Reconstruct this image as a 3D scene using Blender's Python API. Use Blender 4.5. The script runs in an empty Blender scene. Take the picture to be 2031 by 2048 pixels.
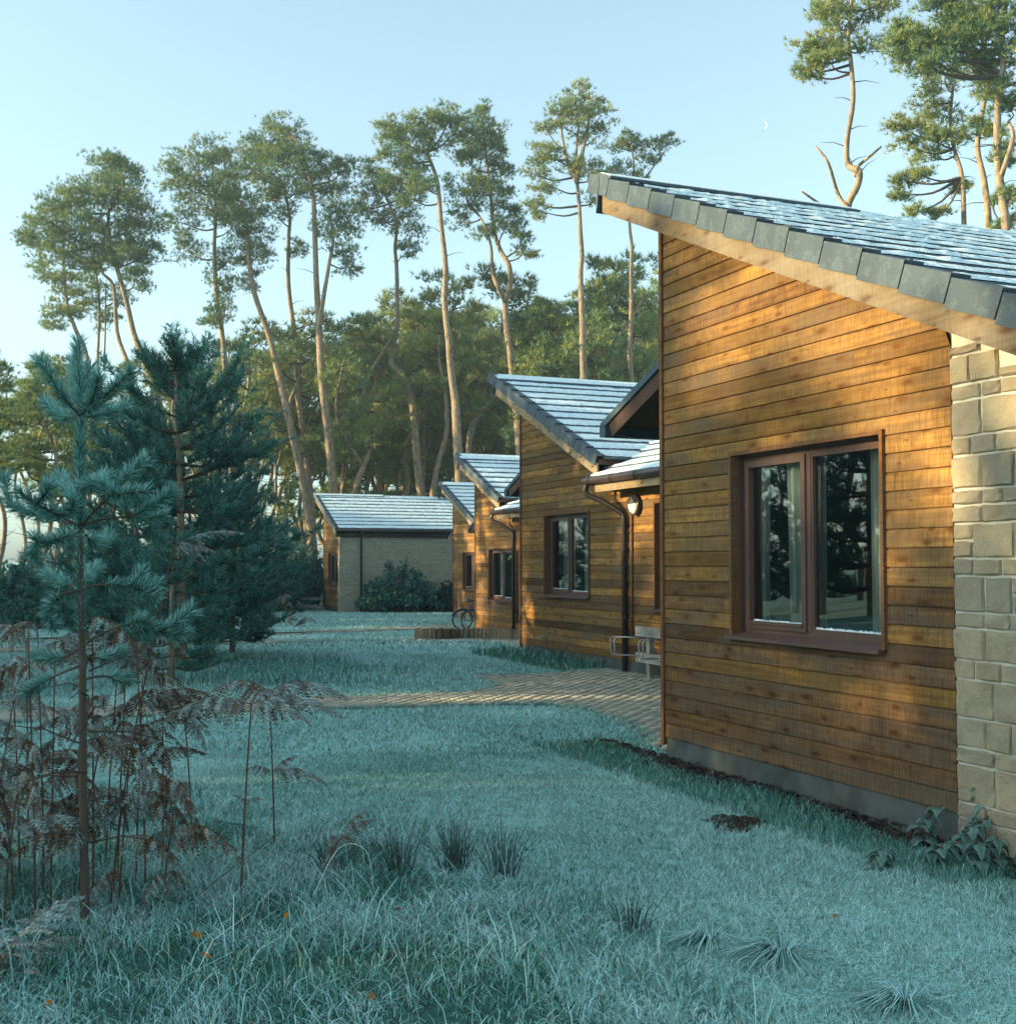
import bpy, math, random
import numpy as np
from mathutils import Vector

# ------------------------------------------------------------------ camera, sky, sun, exposure
S = bpy.context.scene
COL = S.collection
PITCH = math.atan(103 / 2420)
CAM_Z = 1.78
cam_d = bpy.data.cameras.new('camera'); cam = bpy.data.objects.new('camera', cam_d); COL.objects.link(cam)
cam.location = (0, 0, CAM_Z); cam.rotation_euler = (math.pi / 2 + PITCH, 0, 0)
cam_d.sensor_fit = 'HORIZONTAL'; cam_d.sensor_width = 36; cam_d.lens = 36 * 2420 / 2031
cam_d.clip_end = 3000
S.camera = cam

SUN_AZ = math.radians(-98)      # measured from +Y (the view direction) towards +X
SUN_EL = math.radians(12.5)
W = bpy.data.worlds.new('World'); S.world = W; W.use_nodes = True
wn = W.node_tree; bgn = wn.nodes['Background']
sky = wn.nodes.new('ShaderNodeTexSky'); sky.sky_type = 'NISHITA'; sky.sun_disc = False
sky.sun_elevation = SUN_EL; sky.sun_rotation = SUN_AZ
sky.altitude = 50; sky.air_density = 1.0; sky.dust_density = 1.6; sky.ozone_density = 2.2
tint = wn.nodes.new('ShaderNodeMix'); tint.data_type = 'RGBA'; tint.blend_type = 'MULTIPLY'
tint.inputs['Factor'].default_value = 1.0
tint.inputs['B'].default_value = (0.80, 1.02, 1.02, 1)
hs = wn.nodes.new('ShaderNodeHueSaturation'); hs.inputs['Saturation'].default_value = 0.50
wn.links.new(sky.outputs['Color'], hs.inputs['Color']); wn.links.new(hs.outputs['Color'], tint.inputs['A'])
wn.links.new(tint.outputs['Result'], bgn.inputs['Color'])
bgn.inputs['Strength'].default_value = 0.15

sun_d = bpy.data.lights.new('sun', 'SUN'); sun = bpy.data.objects.new('sun', sun_d); COL.objects.link(sun)
sun_d.energy = 4.6; sun_d.angle = math.radians(0.55); sun_d.color = (1.0, 0.80, 0.42)
sdir = Vector((math.sin(SUN_AZ) * math.cos(SUN_EL), math.cos(SUN_AZ) * math.cos(SUN_EL), math.sin(SUN_EL)))
sun.rotation_euler = sdir.to_track_quat('Z', 'Y').to_euler()
sun.location = (-40, 10, 30)
S.view_settings.view_transform = 'Standard'; S.view_settings.look = 'None'
S.view_settings.exposure = 1.4; S.view_settings.gamma = 1.0
S.cycles.use_denoising = True
S.cycles.max_bounces = 4; S.cycles.diffuse_bounces = 2; S.cycles.glossy_bounces = 2; S.cycles.transmission_bounces = 2; S.cycles.transparent_max_bounces = 5

rng = np.random.default_rng(7)
R = random.Random(5)

# ------------------------------------------------------------------ helpers
def at(x, y, D):
    """point at forward distance D that the photograph shows at (x, y) of its 1916-wide copy"""
    cx = (x * 1.06 - 1015.5) / 2420; cy = -(y * 1.06 - 1024) / 2420
    r = np.array([cx, math.cos(PITCH) - math.sin(PITCH) * cy, math.sin(PITCH) + math.cos(PITCH) * cy])
    return np.array([0, 0, CAM_Z]) + r * (D / r[1])

def smooth(a, b, t):
    t = np.clip((t - a) / (b - a), 0, 1); return t * t * (3 - 2 * t)

def gz(x, y):
    """height of the ground"""
    return -0.44 * smooth(25.5, 37, y) + 0.006 * np.sin(x * 1.3 + 0.7) * np.sin(y * 0.9) \
        + 1.5 * smooth(70, 160, y) + 0.9 * smooth(-22, -50, x)

def tag(o, label=None, cat=None, group=None, kind=None):
    if label: o['label'] = label
    if cat: o['category'] = cat
    if group: o['group'] = group
    if kind: o['kind'] = kind
    return o

def empty(name, loc=(0, 0, 0), rz=0.0):
    o = bpy.data.objects.new(name, None); COL.objects.link(o)
    o.empty_display_size = 0.2; o.location = loc; o.rotation_euler = (0, 0, rz)
    return o

def link(name, me, parent=None):
    o = bpy.data.objects.new(name, me); COL.objects.link(o)
    if parent: o.parent = parent
    return o

def copy_tree(o, parent=None):
    c = o.copy(); COL.objects.link(c); c.parent = parent
    for ch in list(o.children):
        copy_tree(ch, c)
    return c

def mesh_tris(name, V, F, mat, parent=None, col=None, smooth_shade=False):
    """numpy triangle soup -> mesh object"""
    me = bpy.data.meshes.new(name)
    V = np.asarray(V, np.float32); F = np.asarray(F, np.int32)
    me.vertices.add(len(V)); me.vertices.foreach_set('co', V.ravel())
    me.loops.add(F.size); me.loops.foreach_set('vertex_index', F.ravel())
    me.polygons.add(len(F))
    me.polygons.foreach_set('loop_start', np.arange(0, F.size, 3, dtype=np.int32))
    try: me.polygons.foreach_set('loop_total', np.full(len(F), 3, np.int32))
    except Exception: pass
    if smooth_shade: me.polygons.foreach_set('use_smooth', np.ones(len(F), bool))
    me.update(calc_edges=True)
    if col is not None:
        a = me.attributes.new('col', 'FLOAT_COLOR', 'POINT')
        c = np.ones((len(V), 4), np.float32); c[:, :3] = col
        a.data.foreach_set('color', c.ravel())
    me.materials.append(mat)
    return link(name, me, parent)

class MB:
    """collects shapes for one mesh"""
    def __init__(s): s.v = []; s.f = []; s.c = []; s.cur = None
    def add(s, vs, fs):
        n = len(s.v); s.v += [tuple(map(float, p)) for p in vs]; s.f += [tuple(i + n for i in q) for q in fs]
        if s.cur is not None: s.c += [s.cur] * len(vs)
    def box(s, x0, x1, y0, y1, z0, z1):
        s.add([(x0,y0,z0),(x1,y0,z0),(x1,y1,z0),(x0,y1,z0),(x0,y0,z1),(x1,y0,z1),(x1,y1,z1),(x0,y1,z1)],
              [(0,3,2,1),(4,5,6,7),(0,1,5,4),(1,2,6,5),(2,3,7,6),(3,0,4,7)])
    def prism(s, poly, d):
        """poly: planar list of 3d points, d: extrude vector"""
        n = len(poly); a = [tuple(p) for p in poly]; b = [tuple(np.add(p, d)) for p in poly]
        s.add(a + b, [tuple(range(n))[::-1], tuple(range(n, 2*n))] + [(i, (i+1) % n, n + (i+1) % n, n + i) for i in range(n)])
    def tube(s, pts, rad, n=6, cap=True):
        pts = [np.array(p, float) for p in pts]; m = len(pts)
        if np.isscalar(rad): rad = [rad] * m
        vs = []; prev = None
        for i, p in enumerate(pts):
            d = pts[min(i+1, m-1)] - pts[max(i-1, 0)]; d = d / (np.linalg.norm(d) + 1e-9)
            if prev is None:
                a = np.cross(d, (0.0, 0.0, 1.0) if abs(d[2]) < 0.9 else (1.0, 0.0, 0.0))
            else: a = prev - d * (prev @ d)
            a = a / (np.linalg.norm(a) + 1e-9); prev = a; b = np.cross(d, a)
            for k in range(n):
                t = 2 * math.pi * k / n; vs.append(p + rad[i] * (math.cos(t) * a + math.sin(t) * b))
        fs = [(i*n+k, i*n+(k+1) % n, (i+1)*n+(k+1) % n, (i+1)*n+k) for i in range(m-1) for k in range(n)]
        if cap: fs += [tuple(range(n))[::-1], tuple(range((m-1)*n, m*n))]
        s.add(vs, fs)
    def mesh(s, name, mat, smooth_shade=False):
        me = bpy.data.meshes.new(name); me.from_pydata(s.v, [], s.f)
        if smooth_shade:
            me.polygons.foreach_set('use_smooth', [True] * len(me.polygons))
        if s.c:
            a = me.attributes.new('col', 'FLOAT_COLOR', 'POINT')
            a.data.foreach_set('color', np.array([tuple(c) + (1,) for c in s.c], np.float32).ravel())
        me.materials.append(mat); me.update()
        return me
    def build(s, name, mat, parent=None, smooth_shade=False):
        return link(name, s.mesh(name, mat, smooth_shade), parent)

def curve_pts(pts, n=4):
    """Catmull-Rom through pts, n steps each"""
    P = [np.array(p, float) for p in pts]
    P = [2*P[0]-P[1]] + P + [2*P[-1]-P[-2]]
    out = []
    for i in range(1, len(P)-2):
        for k in range(n):
            t = k / n
            out.append(0.5*((2*P[i]) + (-P[i-1]+P[i+1])*t + (2*P[i-1]-5*P[i]+4*P[i+1]-P[i+2])*t*t + (-P[i-1]+3*P[i]-3*P[i+1]+P[i+2])*t**3))
    out.append(P[-2])
    return out

# ------------------------------------------------------------------ materials
class Mat:
    def __init__(s, name):
        s.m = bpy.data.materials.new(name); s.m.use_nodes = True
        s.t = s.m.node_tree; s.b = s.t.nodes['Principled BSDF']; s.b.inputs['Roughness'].default_value = 0.8
        s.b.inputs['Specular IOR Level'].default_value = 0.25
    def n(s, typ, **kw):
        nd = s.t.nodes.new('ShaderNode' + typ)
        for k, v in kw.items():
            if k in nd.inputs: nd.inputs[k].default_value = v
            else: setattr(nd, k, v)
        return nd
    def l(s, a, b): s.t.links.new(a, b)
    def coord(s, scale=(1, 1, 1), kind='Object', rand=0.0):
        tc = s.n('TexCoord'); mp = s.n('Mapping'); mp.inputs['Scale'].default_value = scale
        src = tc.outputs[kind]
        if rand:
            oi = s.n('ObjectInfo'); cx = s.n('CombineXYZ'); mu = s.n('Math', operation='MULTIPLY'); mu.inputs[1].default_value = rand
            s.l(oi.outputs['Random'], mu.inputs[0]); s.l(mu.outputs[0], cx.inputs[0]); s.l(mu.outputs[0], cx.inputs[1])
            ad = s.n('VectorMath', operation='ADD'); s.l(src, ad.inputs[0]); s.l(cx.outputs[0], ad.inputs[1]); src = ad.outputs[0]
        s.l(src, mp.inputs['Vector']); return mp.outputs[0]
    def noise(s, vec, scale=5, detail=4, rough=0.55):
        nd = s.n('TexNoise', Scale=scale, Detail=detail, Roughness=rough); s.l(vec, nd.inputs['Vector']); return nd.outputs['Fac']
    def ramp(s, fac, stops):
        nd = s.n('ValToRGB'); e = nd.color_ramp.elements
        while len(e) < len(stops): e.new(0.5)
        for i, (p, c) in enumerate(stops):
            e[i].position = p; e[i].color = (c, c, c, 1) if np.isscalar(c) else tuple(c) + (1,)
        s.l(fac, nd.inputs['Fac']); return nd.outputs['Color']
    def mix(s, fac, a, b, blend='MIX'):
        nd = s.n('Mix', data_type='RGBA', blend_type=blend)
        for k, v in (('Factor', fac), ('A', a), ('B', b)):
            if isinstance(v, (int, float)): nd.inputs[k].default_value = v
            elif isinstance(v, tuple): nd.inputs[k].default_value = v + (1,)
            else: s.l(v, nd.inputs[k])
        return nd.outputs['Result']
    def bump(s, h, strength=0.4, dist=0.01):
        nd = s.n('Bump', Strength=strength, Distance=dist); s.l(h, nd.inputs['Height']); s.l(nd.outputs[0], s.b.inputs['Normal'])
    def col(s, c):
        if isinstance(c, tuple): s.b.inputs['Base Color'].default_value = c + (1,)
        else: s.l(c, s.b.inputs['Base Color'])
    def rand(s): return s.n('ObjectInfo').outputs['Random']
    def attr(s, name='col'):
        nd = s.n('Attribute'); nd.attribute_name = name; return nd.outputs['Color']

M = {}
def plain(key, c, rough=0.7, spec=0.25, var=0.15, nscale=6.0, bump=0.15):
    m = Mat(key); v = m.coord(); f = m.noise(v, nscale, 5)
    m.col(m.mix(f, tuple(x*(1-var*1.6) for x in c), tuple(min(1, x*(1+var)) for x in c)))
    m.b.inputs['Roughness'].default_value = rough; m.b.inputs['Specular IOR Level'].default_value = spec
    if bump: m.bump(m.noise(v, nscale*8, 3), bump, 0.004)
    M[key] = m.m; return m

def wood(key, fresh, dark, grey, axis='x', greyness=0.5, knots=True):
    """sawn softwood; grain runs along the given local axis"""
    m = Mat(key); ax = {'x': (1, 0), 'z': (0, 1)}[axis]
    sc = lambda a, c: (a, c, c) if axis == 'x' else (c, c, a)
    v = m.coord(rand=37.0)
    def st(a, c):
        mp = m.n('Mapping'); mp.inputs['Scale'].default_value = sc(a, c); m.l(v, mp.inputs['Vector']); return mp.outputs[0]
    grain = m.noise(st(1.2, 34), 1.0, 6, 0.6)
    saw = m.noise(st(75, 6), 1.0, 3, 0.6)
    big = m.noise(st(0.9, 2.2), 1.0, 5, 0.6)
    blot = m.noise(st(7, 9), 1.0, 4, 0.7)
    c = m.mix(m.ramp(grain, [(0.28, 0.0), (0.72, 1.0)]), dark, fresh)
    rnd = m.ramp(m.rand(), [(0.0, 0.48), (0.35, 0.85), (0.75, 1.0), (1.0, 1.2)])
    c = m.mix(1.0, c, rnd, 'MULTIPLY')
    c = m.mix(m.ramp(blot, [(0.34, 0.4), (0.55, 0.0)]), c, tuple(x*0.45 for x in dark))
    g = m.ramp(big, [(0.42, 0.0), (0.68, greyness)])
    c = m.mix(g, c, grey)
    if knots:
        vo = m.n('TexVoronoi', Scale=1.0, Randomness=1.0); vo.feature = 'F1'
        kv = m.n('VectorMath', operation='ADD'); kn = m.n('TexNoise', Scale=2.2, Detail=1.0); m.l(st(2.0, 7.0), kn.inputs['Vector'])
        ks = m.n('VectorMath', operation='SCALE'); ks.inputs['Scale'].default_value = 0.12; m.l(kn.outputs['Color'], ks.inputs[0])
        m.l(st(2.4, 6.6), kv.inputs[0]); m.l(ks.outputs[0], kv.inputs[1])
        vo.voronoi_dimensions = '2D'; sp = m.n('SeparateXYZ'); cb2 = m.n('CombineXYZ'); m.l(kv.outputs[0], sp.inputs[0]); m.l(sp.outputs[0], cb2.inputs[0]); m.l(sp.outputs[2], cb2.inputs[1]); m.l(cb2.outputs[0], vo.inputs['Vector'])
        sc_ = m.n('SeparateColor'); m.l(vo.outputs['Color'], sc_.inputs[0]); sz = m.n('Math', operation='MULTIPLY')
        m.l(vo.outputs['Distance'], sz.inputs[0]); m.l(m.ramp(sc_.outputs[0], [(0.0, 0.28), (0.45, 0.42), (0.62, 1.0)]), sz.inputs[1])
        c = m.mix(m.ramp(sz.outputs[0], [(0.016, 0.9), (0.034, 0.7), (0.055, 0.22), (0.10, 0.0)]), c, tuple(x*k_ for x, k_ in zip(fresh, (0.24, 0.17, 0.2))))
    c = m.mix(m.ramp(saw, [(0.36, 0.5), (0.56, 0.0)]), c, tuple(x*0.55 for x in dark))
    m.col(c); m.b.inputs['Roughness'].default_value = 0.9; m.b.inputs['Specular IOR Level'].default_value = 0.1
    add = m.n('Math', operation='ADD'); m.l(grain, add.inputs[0]); m.l(saw, add.inputs[1])
    m.bump(add.outputs[0], 0.5, 0.004)
    M[key] = m.m

wood('cladding', (0.52, 0.27, 0.075), (0.20, 0.095, 0.034), (0.14, 0.10, 0.07), 'x', 0.85)
wood('cladding_dark', (0.30, 0.15, 0.055), (0.105, 0.052, 0.026), (0.12, 0.095, 0.075), 'x', 0.85)
wood('bargeboard', (0.42, 0.30, 0.18), (0.24, 0.16, 0.09), (0.28, 0.24, 0.19), 'x', 0.7)
wood('trim', (0.30, 0.13, 0.05), (0.15, 0.07, 0.035), (0.14, 0.10, 0.075), 'z', 0.5, False)
wood('rail_timber', (0.42, 0.38, 0.33), (0.26, 0.23, 0.20), (0.45, 0.45, 0.44), 'x', 0.6, False)
wood('log', (0.36, 0.25, 0.15), (0.20, 0.14, 0.09), (0.28, 0.26, 0.22), 'z', 0.6, False)
plain('frame_brown', (0.125, 0.066, 0.052), 0.45, 0.35, 0.18, 9, 0.05)
plain('pipe_brown', (0.045, 0.030, 0.028), 0.35, 0.4, 0.15, 5, 0.03)
plain('soffit', (0.10, 0.055, 0.04), 0.8, 0.2, 0.3, 5)
plain('interior', (0.10, 0.09, 0.085), 0.9, 0.1, 0.1, 2, 0)
plain('concrete', (0.11, 0.115, 0.11), 0.9, 0.15, 0.55, 4.0, 0.5)
plain('mortar', (0.58, 0.55, 0.47), 0.95, 0.1, 0.2, 12, 0.5)
plain('steel', (0.32, 0.34, 0.35), 0.4, 0.5, 0.15, 9, 0.05)
plain('black_rubber', (0.018, 0.018, 0.02), 0.7, 0.25, 0.2, 9, 0.05)
plain('bike_paint', (0.03, 0.05, 0.075), 0.35, 0.5, 0.2, 9, 0)
plain('lamp_white', (0.62, 0.66, 0.64), 0.35, 0.4, 0.06, 5, 0)
plain('lamp_black', (0.02, 0.02, 0.022), 0.4, 0.4, 0.1, 5, 0)
plain('earth', (0.045, 0.03, 0.02), 0.95, 0.1, 0.5, 16, 0.9)
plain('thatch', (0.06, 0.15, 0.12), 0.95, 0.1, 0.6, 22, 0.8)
plain('litter', (0.075, 0.06, 0.05), 0.95, 0.1, 0.6, 30, 0.5)
plain('saddle', (0.10, 0.10, 0.10), 0.5, 0.3, 0.1, 9, 0)
m = plain('moon', (0.85, 0.87, 0.88), 0.9, 0.1, 0.1, 1, 0)

# slate-coloured concrete tiles, thin frost film on them
m = Mat('slate'); v = m.coord(rand=11.0)
e1 = m.noise(v, 7, 6, 0.65); e2 = m.noise(v, 2.3, 4, 0.6)
c = m.mix(m.ramp(e2, [(0.3, 0.0), (0.7, 1.0)]), (0.042, 0.060, 0.080), (0.068, 0.094, 0.120))
c = m.mix(m.ramp(e1, [(0.52, 0.0), (0.545, 0.16), (0.56, 0.14), (0.60, 0.03), (0.8, 0.12)]), c, (0.22, 0.28, 0.29))
m.col(c); m.b.inputs['Roughness'].default_value = 0.6; m.bump(e1, 0.25, 0.004); M['slate'] = m.m
# frost crust on the roof
m = Mat('frost'); v = m.coord()
c = m.mix(m.ramp(m.noise(v, 26, 4), [(0.3, 0.0), (0.62, 1.0)]), (0.50, 0.62, 0.66), (0.84, 0.93, 0.95))
m.col(c); m.b.inputs['Roughness'].default_value = 0.85; m.bump(m.noise(v, 60, 3), 0.6, 0.01); M['frost'] = m.m
# dressed sandstone
m = Mat('sandstone'); v = m.coord(rand=23.0)
c = m.mix(m.ramp(m.noise(v, 4, 5), [(0.35, 0.0), (0.65, 1.0)]), (0.38, 0.30, 0.20), (0.56, 0.45, 0.30))
c = m.mix(m.ramp(m.rand(), [(0.0, 0.55), (0.5, 0.1), (1.0, 0.0)]), c, (0.42, 0.33, 0.27))
c = m.mix(m.ramp(m.noise(v, 11, 5, 0.7), [(0.55, 0.0), (0.75, 0.5)]), c, (0.60, 0.44, 0.20))
m.col(c); m.b.inputs['Roughness'].default_value = 0.92; m.bump(m.noise(v, 30, 8, 0.75), 1.0, 0.03); M['sandstone'] = m.m
# the far lodge's stone wall: stones too small to tell apart
m = Mat('coursed_stone'); v = m.coord()
sw = m.n('SeparateXYZ'); m.l(v, sw.inputs[0]); cb = m.n('CombineXYZ')
ad = m.n('Math', operation='ADD'); m.l(sw.outputs[0], ad.inputs[0]); m.l(sw.outputs[1], ad.inputs[1])
m.l(ad.outputs[0], cb.inputs[0]); m.l(sw.outputs[2], cb.inputs[1])
br = m.n('TexBrick', Scale=1.0); br.inputs['Brick Width'].default_value = 0.34; br.inputs['Row Height'].default_value = 0.115
br.inputs['Mortar Size'].default_value = 0.012; br.inputs['Color1'].default_value = (0.30, 0.25, 0.18, 1)
br.inputs['Color2'].default_value = (0.42, 0.35, 0.24, 1); br.inputs['Mortar'].default_value = (0.40, 0.38, 0.33, 1)
m.l(cb.outputs[0], br.inputs['Vector'])
m.col(m.mix(m.ramp(m.noise(v, 9, 4), [(0.3, 0.5), (0.7, 0.0)]), br.outputs['Color'], (0.2, 0.17, 0.13)))
m.bump(br.outputs['Fac'], -0.6, 0.02); M['coursed_stone'] = m.m
# window glass: reflects by fresnel, lets the dark room and the curtains show
m = Mat('glass'); t = m.t; t.nodes.remove(m.b)
gl = m.n('BsdfGlossy', Roughness=0.012); gl.inputs['Color'].default_value = (0.92, 0.96, 1, 1)
tr = m.n('BsdfTransparent'); tr.inputs['Color'].default_value = (0.62, 0.70, 0.72, 1)
fr = m.n('Fresnel', IOR=2.1); mx = m.n('MixShader')
nb = m.n('Bump', Strength=0.05, Distance=0.02); m.l(m.noise(m.coord(), 1.1, 2), nb.inputs['Height']); m.l(nb.outputs[0], gl.inputs['Normal'])
m.l(fr.outputs[0], mx.inputs[0]); m.l(tr.outputs[0], mx.inputs[1]); m.l(gl.outputs[0], mx.inputs[2])
m.l(mx.outputs[0], t.nodes['Material Output'].inputs['Surface']); M['glass'] = m.m
plain('curtain', (0.74, 0.77, 0.72), 0.9, 0.1, 0.1, 9, 0.1)
# block paving
m = Mat('paver'); a = m.attr(); v = m.coord()
c = m.mix(1.0, m.mix(m.ramp(m.noise(v, 3, 5), [(0.35, 0.0), (0.7, 1.0)]), (0.32, 0.29, 0.22), (0.44, 0.41, 0.33)), a, 'MULTIPLY')
m.col(c); m.bump(m.noise(v, 60, 3), 0.4, 0.006); m.b.inputs['Roughness'].default_value = 0.9; M['paver'] = m.m
# ground under the grass
m = Mat('ground'); v = m.coord(kind='Object')
n1 = m.noise(v, 0.55, 5, 0.6); n2 = m.noise(v, 9, 6, 0.7); n3 = m.noise(v, 55, 3, 0.6)
c = m.mix(m.ramp(n3, [(0.35, 0.0), (0.65, 1.0)]), (0.06, 0.17, 0.13), (0.42, 0.74, 0.70))
c = m.mix(m.ramp(n2, [(0.36, 0.7), (0.52, 0.0)]), c, (0.07, 0.16, 0.12))
c = m.mix(m.ramp(n1, [(0.35, 0.0), (0.65, 0.3)]), c, (0.48, 0.81, 0.77))
m.col(c); m.bump(n2, 0.8, 0.05); m.b.inputs['Roughness'].default_value = 0.95; M['ground'] = m.m
# anything whose colour is carried leaf by leaf
def leafy(key, trans=0.25, rough=0.75, up=0.0):
    m = Mat(key); m.col(m.attr()); m.b.inputs['Roughness'].default_value = rough
    if up:      # a sward is lit like the soft surface its blades form
        ge = m.n('NewGeometry'); mxn = m.n('Mix', data_type='VECTOR'); mxn.inputs['Factor'].default_value = up
        m.l(ge.outputs['Normal'], mxn.inputs['A']); mxn.inputs['B'].default_value = (0, 0, 1)
        nn = m.n('VectorMath', operation='NORMALIZE'); m.l(mxn.outputs['Result'], nn.inputs[0]); m.l(nn.outputs[0], m.b.inputs['Normal'])
    if trans:
        td = m.n('BsdfTranslucent'); m.l(m.attr(), td.inputs['Color'])
        mx = m.n('MixShader'); mx.inputs[0].default_value = trans
        m.l(m.b.outputs[0], mx.inputs[1]); m.l(td.outputs[0], mx.inputs[2])
        m.l(mx.outputs[0], m.t.nodes['Material Output'].inputs['Surface'])
    M[key] = m.m
leafy('needles', 0.22); leafy('grass', 0.10, 0.75, 0.66); leafy('fern', 0.2); leafy('leaf', 0.3)
# pine bark: flaky orange upper stem, greyer below
m = Mat('bark'); v = m.coord((1, 1, 0.35))
b1 = m.noise(v, 9, 5, 0.65); b2 = m.noise(v, 2, 3)
c = m.mix(m.ramp(b1, [(0.35, 0.0), (0.62, 1.0)]), (0.075, 0.058, 0.045), (0.38, 0.26, 0.16))
c = m.mix(m.ramp(b2, [(0.35, 0.6), (0.65, 0.0)]), c, (0.24, 0.19, 0.155))
m.col(c); m.bump(b1, 0.8, 0.03); m.b.inputs['Roughness'].default_value = 0.9; M['bark'] = m.m
plain('twig', (0.10, 0.075, 0.06), 0.9, 0.1, 0.3, 14, 0.3)
plain('stem_brown', (0.12, 0.065, 0.045), 0.8, 0.2, 0.3, 20, 0.2)
# ------------------------------------------------------------------ ground and paths
xs = np.unique(np.concatenate([np.linspace(-600, -60, 14), np.linspace(-60, 40, 130), np.linspace(40, 600, 14)]))
ys = np.unique(np.concatenate([np.linspace(-300, -10, 8), np.linspace(-10, 90, 160), np.linspace(90, 900, 20)]))
GX, GY = np.meshgrid(xs, ys); GZ = gz(GX, GY)
nv = len(xs)
idx = np.arange(GX.size).reshape(GX.shape)
q = np.stack([idx[:-1, :-1], idx[:-1, 1:], idx[1:, 1:], idx[1:, :-1]], -1).reshape(-1, 4)
F = np.concatenate([q[:, [0, 1, 2]], q[:, [0, 2, 3]]])
tag(mesh_tris('ground', np.stack([GX, GY, GZ], -1).reshape(-1, 3), F, M['ground'], smooth_shade=True), kind='structure')

def inside(poly, X, Y):
    r = np.zeros(X.shape, bool); n = len(poly); j = n - 1
    for i in range(n):
        xi, yi = poly[i]; xj, yj = poly[j]
        c = ((yi > Y) != (yj > Y)) & (X < (xj - xi) * (Y - yi) / (yj - yi + 1e-12) + xi)
        r ^= c; j = i
    return r

PATH_NEAR = [(-9, 12.6), (-5.66, 13.57), (-3.9, 14.27), (-2.19, 14.89), (-0.39, 15.3), (0.6, 15.25), (1.02, 14.7), (1.3, 13.8), (1.42, 12.7), (1.50, 11.35),
             (2.6, 11.8), (3.6, 16.5), (4.6, 20.5), (2.66, 20.9), (1.9, 20.6), (0.7, 19.6), (-0.49, 19.21), (-0.12, 17.5), (-0.57, 16.7), (-2.5, 16.05), (-4.31, 15.2), (-6.06, 14.6), (-9, 13.6)]
PATH_FAR = [(-14, 21.5), (-6.21, 26.9), (-3.99, 29.7), (-2.22, 32.0), (-1.2, 31.5), (0.0, 28.2), (0.35, 25.2), (1.4, 26.0), (1.4, 33.5), (-1.6, 35.3), (-2.57, 34.6), (-4.32, 31.9), (-6.39, 28.3), (-14, 23)]
PATH_THIN = [(-16, 31.5), (-7.8, 37.2), (-3.01, 41.0), (-1.5, 42.0), (-1.5, 44.3), (-3.2, 42.6), (-7.9, 38.3), (-16, 32.6)]
PATHS = [PATH_NEAR, PATH_FAR, PATH_THIN]

def paving(poly, name, bw, bh):
    """rectangular blocks laid in staggered rows, each one its own slightly uneven block"""
    P = np.array(poly); x0, y0 = P.min(0); x1, y1 = P.max(0)
    a = math.radians(24); ca, sa = math.cos(a), math.sin(a)
    cx, cy = (x0+x1)/2, (y0+y1)/2; ext = max(x1-x0, y1-y0) * 0.75
    ni = int(ext/bw); nj = int(ext/bh)
    I, J = np.meshgrid(np.arange(-ni, ni), np.arange(-nj, nj)); I = I.ravel(); J = J.ravel()
    lx = (I + 0.5*(J % 2))*bw; ly = J*bh
    X = cx + ca*lx - sa*ly; Y = cy + sa*lx + ca*ly
    k = inside(poly, X, Y); X = X[k]; Y = Y[k]; n = len(X)
    Z = gz(X, Y) + rng.normal(0, 0.0025, n)
    g = 0.004; hx = bw/2-g; hy = bh/2-g
    cor = np.array([(-1,-1),(1,-1),(1,1),(-1,1)])
    V = np.zeros((n, 8, 3)); tz = rng.normal(0, 0.0014, (n, 4))
    for c in range(4):
        ox = cor[c, 0]*hx; oy = cor[c, 1]*hy
        for b, (zz, sh) in enumerate(((-0.03, 1.0), (0.026, 0.95))):
            V[:, c+4*b, 0] = X + (ca*ox - sa*oy)*sh; V[:, c+4*b, 1] = Y + (sa*ox + ca*oy)*sh
            V[:, c+4*b, 2] = Z + zz + (tz[:, c] if b else 0)
    fq = np.array([(4,5,6),(4,6,7),(0,1,5),(0,5,4),(1,2,6),(1,6,5),(2,3,7),(2,7,6),(3,0,4),(3,4,7)])
    F = (fq[None] + 8*np.arange(n)[:, None, None]).reshape(-1, 3)
    tint = np.repeat(rng.uniform(0.88, 1.1, n), 8)[:, None] * np.array([1, 1, 1])
    o = mesh_tris('block_paving', V.reshape(-1, 3), F, M['paver'], col=tint)
    # bedding sand under the blocks
    b = MB(); b.add([(x, y, gz(x, y)+0.003) for x, y in poly], [tuple(range(len(poly)))])
    s = b.build(name, M['earth']); tag(s, kind='structure')
    o.parent = s; tag(o, kind='stuff')
paving(PATH_NEAR, 'path', 0.2, 0.1)
paving(PATH_FAR, 'path', 0.3, 0.2)
paving(PATH_THIN, 'path', 0.4, 0.3)

# ------------------------------------------------------------------ the lodges
TH = math.atan2(-0.924, 0.382)
UX = np.array([math.cos(TH), math.sin(TH)]); VX = np.array([-math.sin(TH), math.cos(TH)])
T = 0.431; PA = math.atan(T)                 # roof pitch
def zroof(u): return 5.235 - T*u             # top of the tiles above u (front verge cap 3 cm higher)
BH = 0.1297

def board_mesh(u0, u1, z0, z1, clip=None):
    """one board: square sawn face, chamfered top edge; right end may follow the roof slope"""
    b = MB(); prof = [(0.0, z0), (-0.021, z0), (-0.024, z0+0.004), (-0.022, z1-0.018), (-0.008, z1-0.003), (0.0, z1-0.003)]
    def ue(z):
        return min(u1, clip(z)) if clip else u1
    L = [(u0, v, z) for v, z in prof]; Rr = [(max(ue(z), u0+0.01), v, z) for v, z in prof]
    n = len(prof)
    b.add(L + Rr, [tuple(range(n)), tuple(range(n, 2*n))[::-1]] + [(i, n+i, n+(i+1) % n, (i+1) % n) for i in range(n)])
    return b

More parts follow.
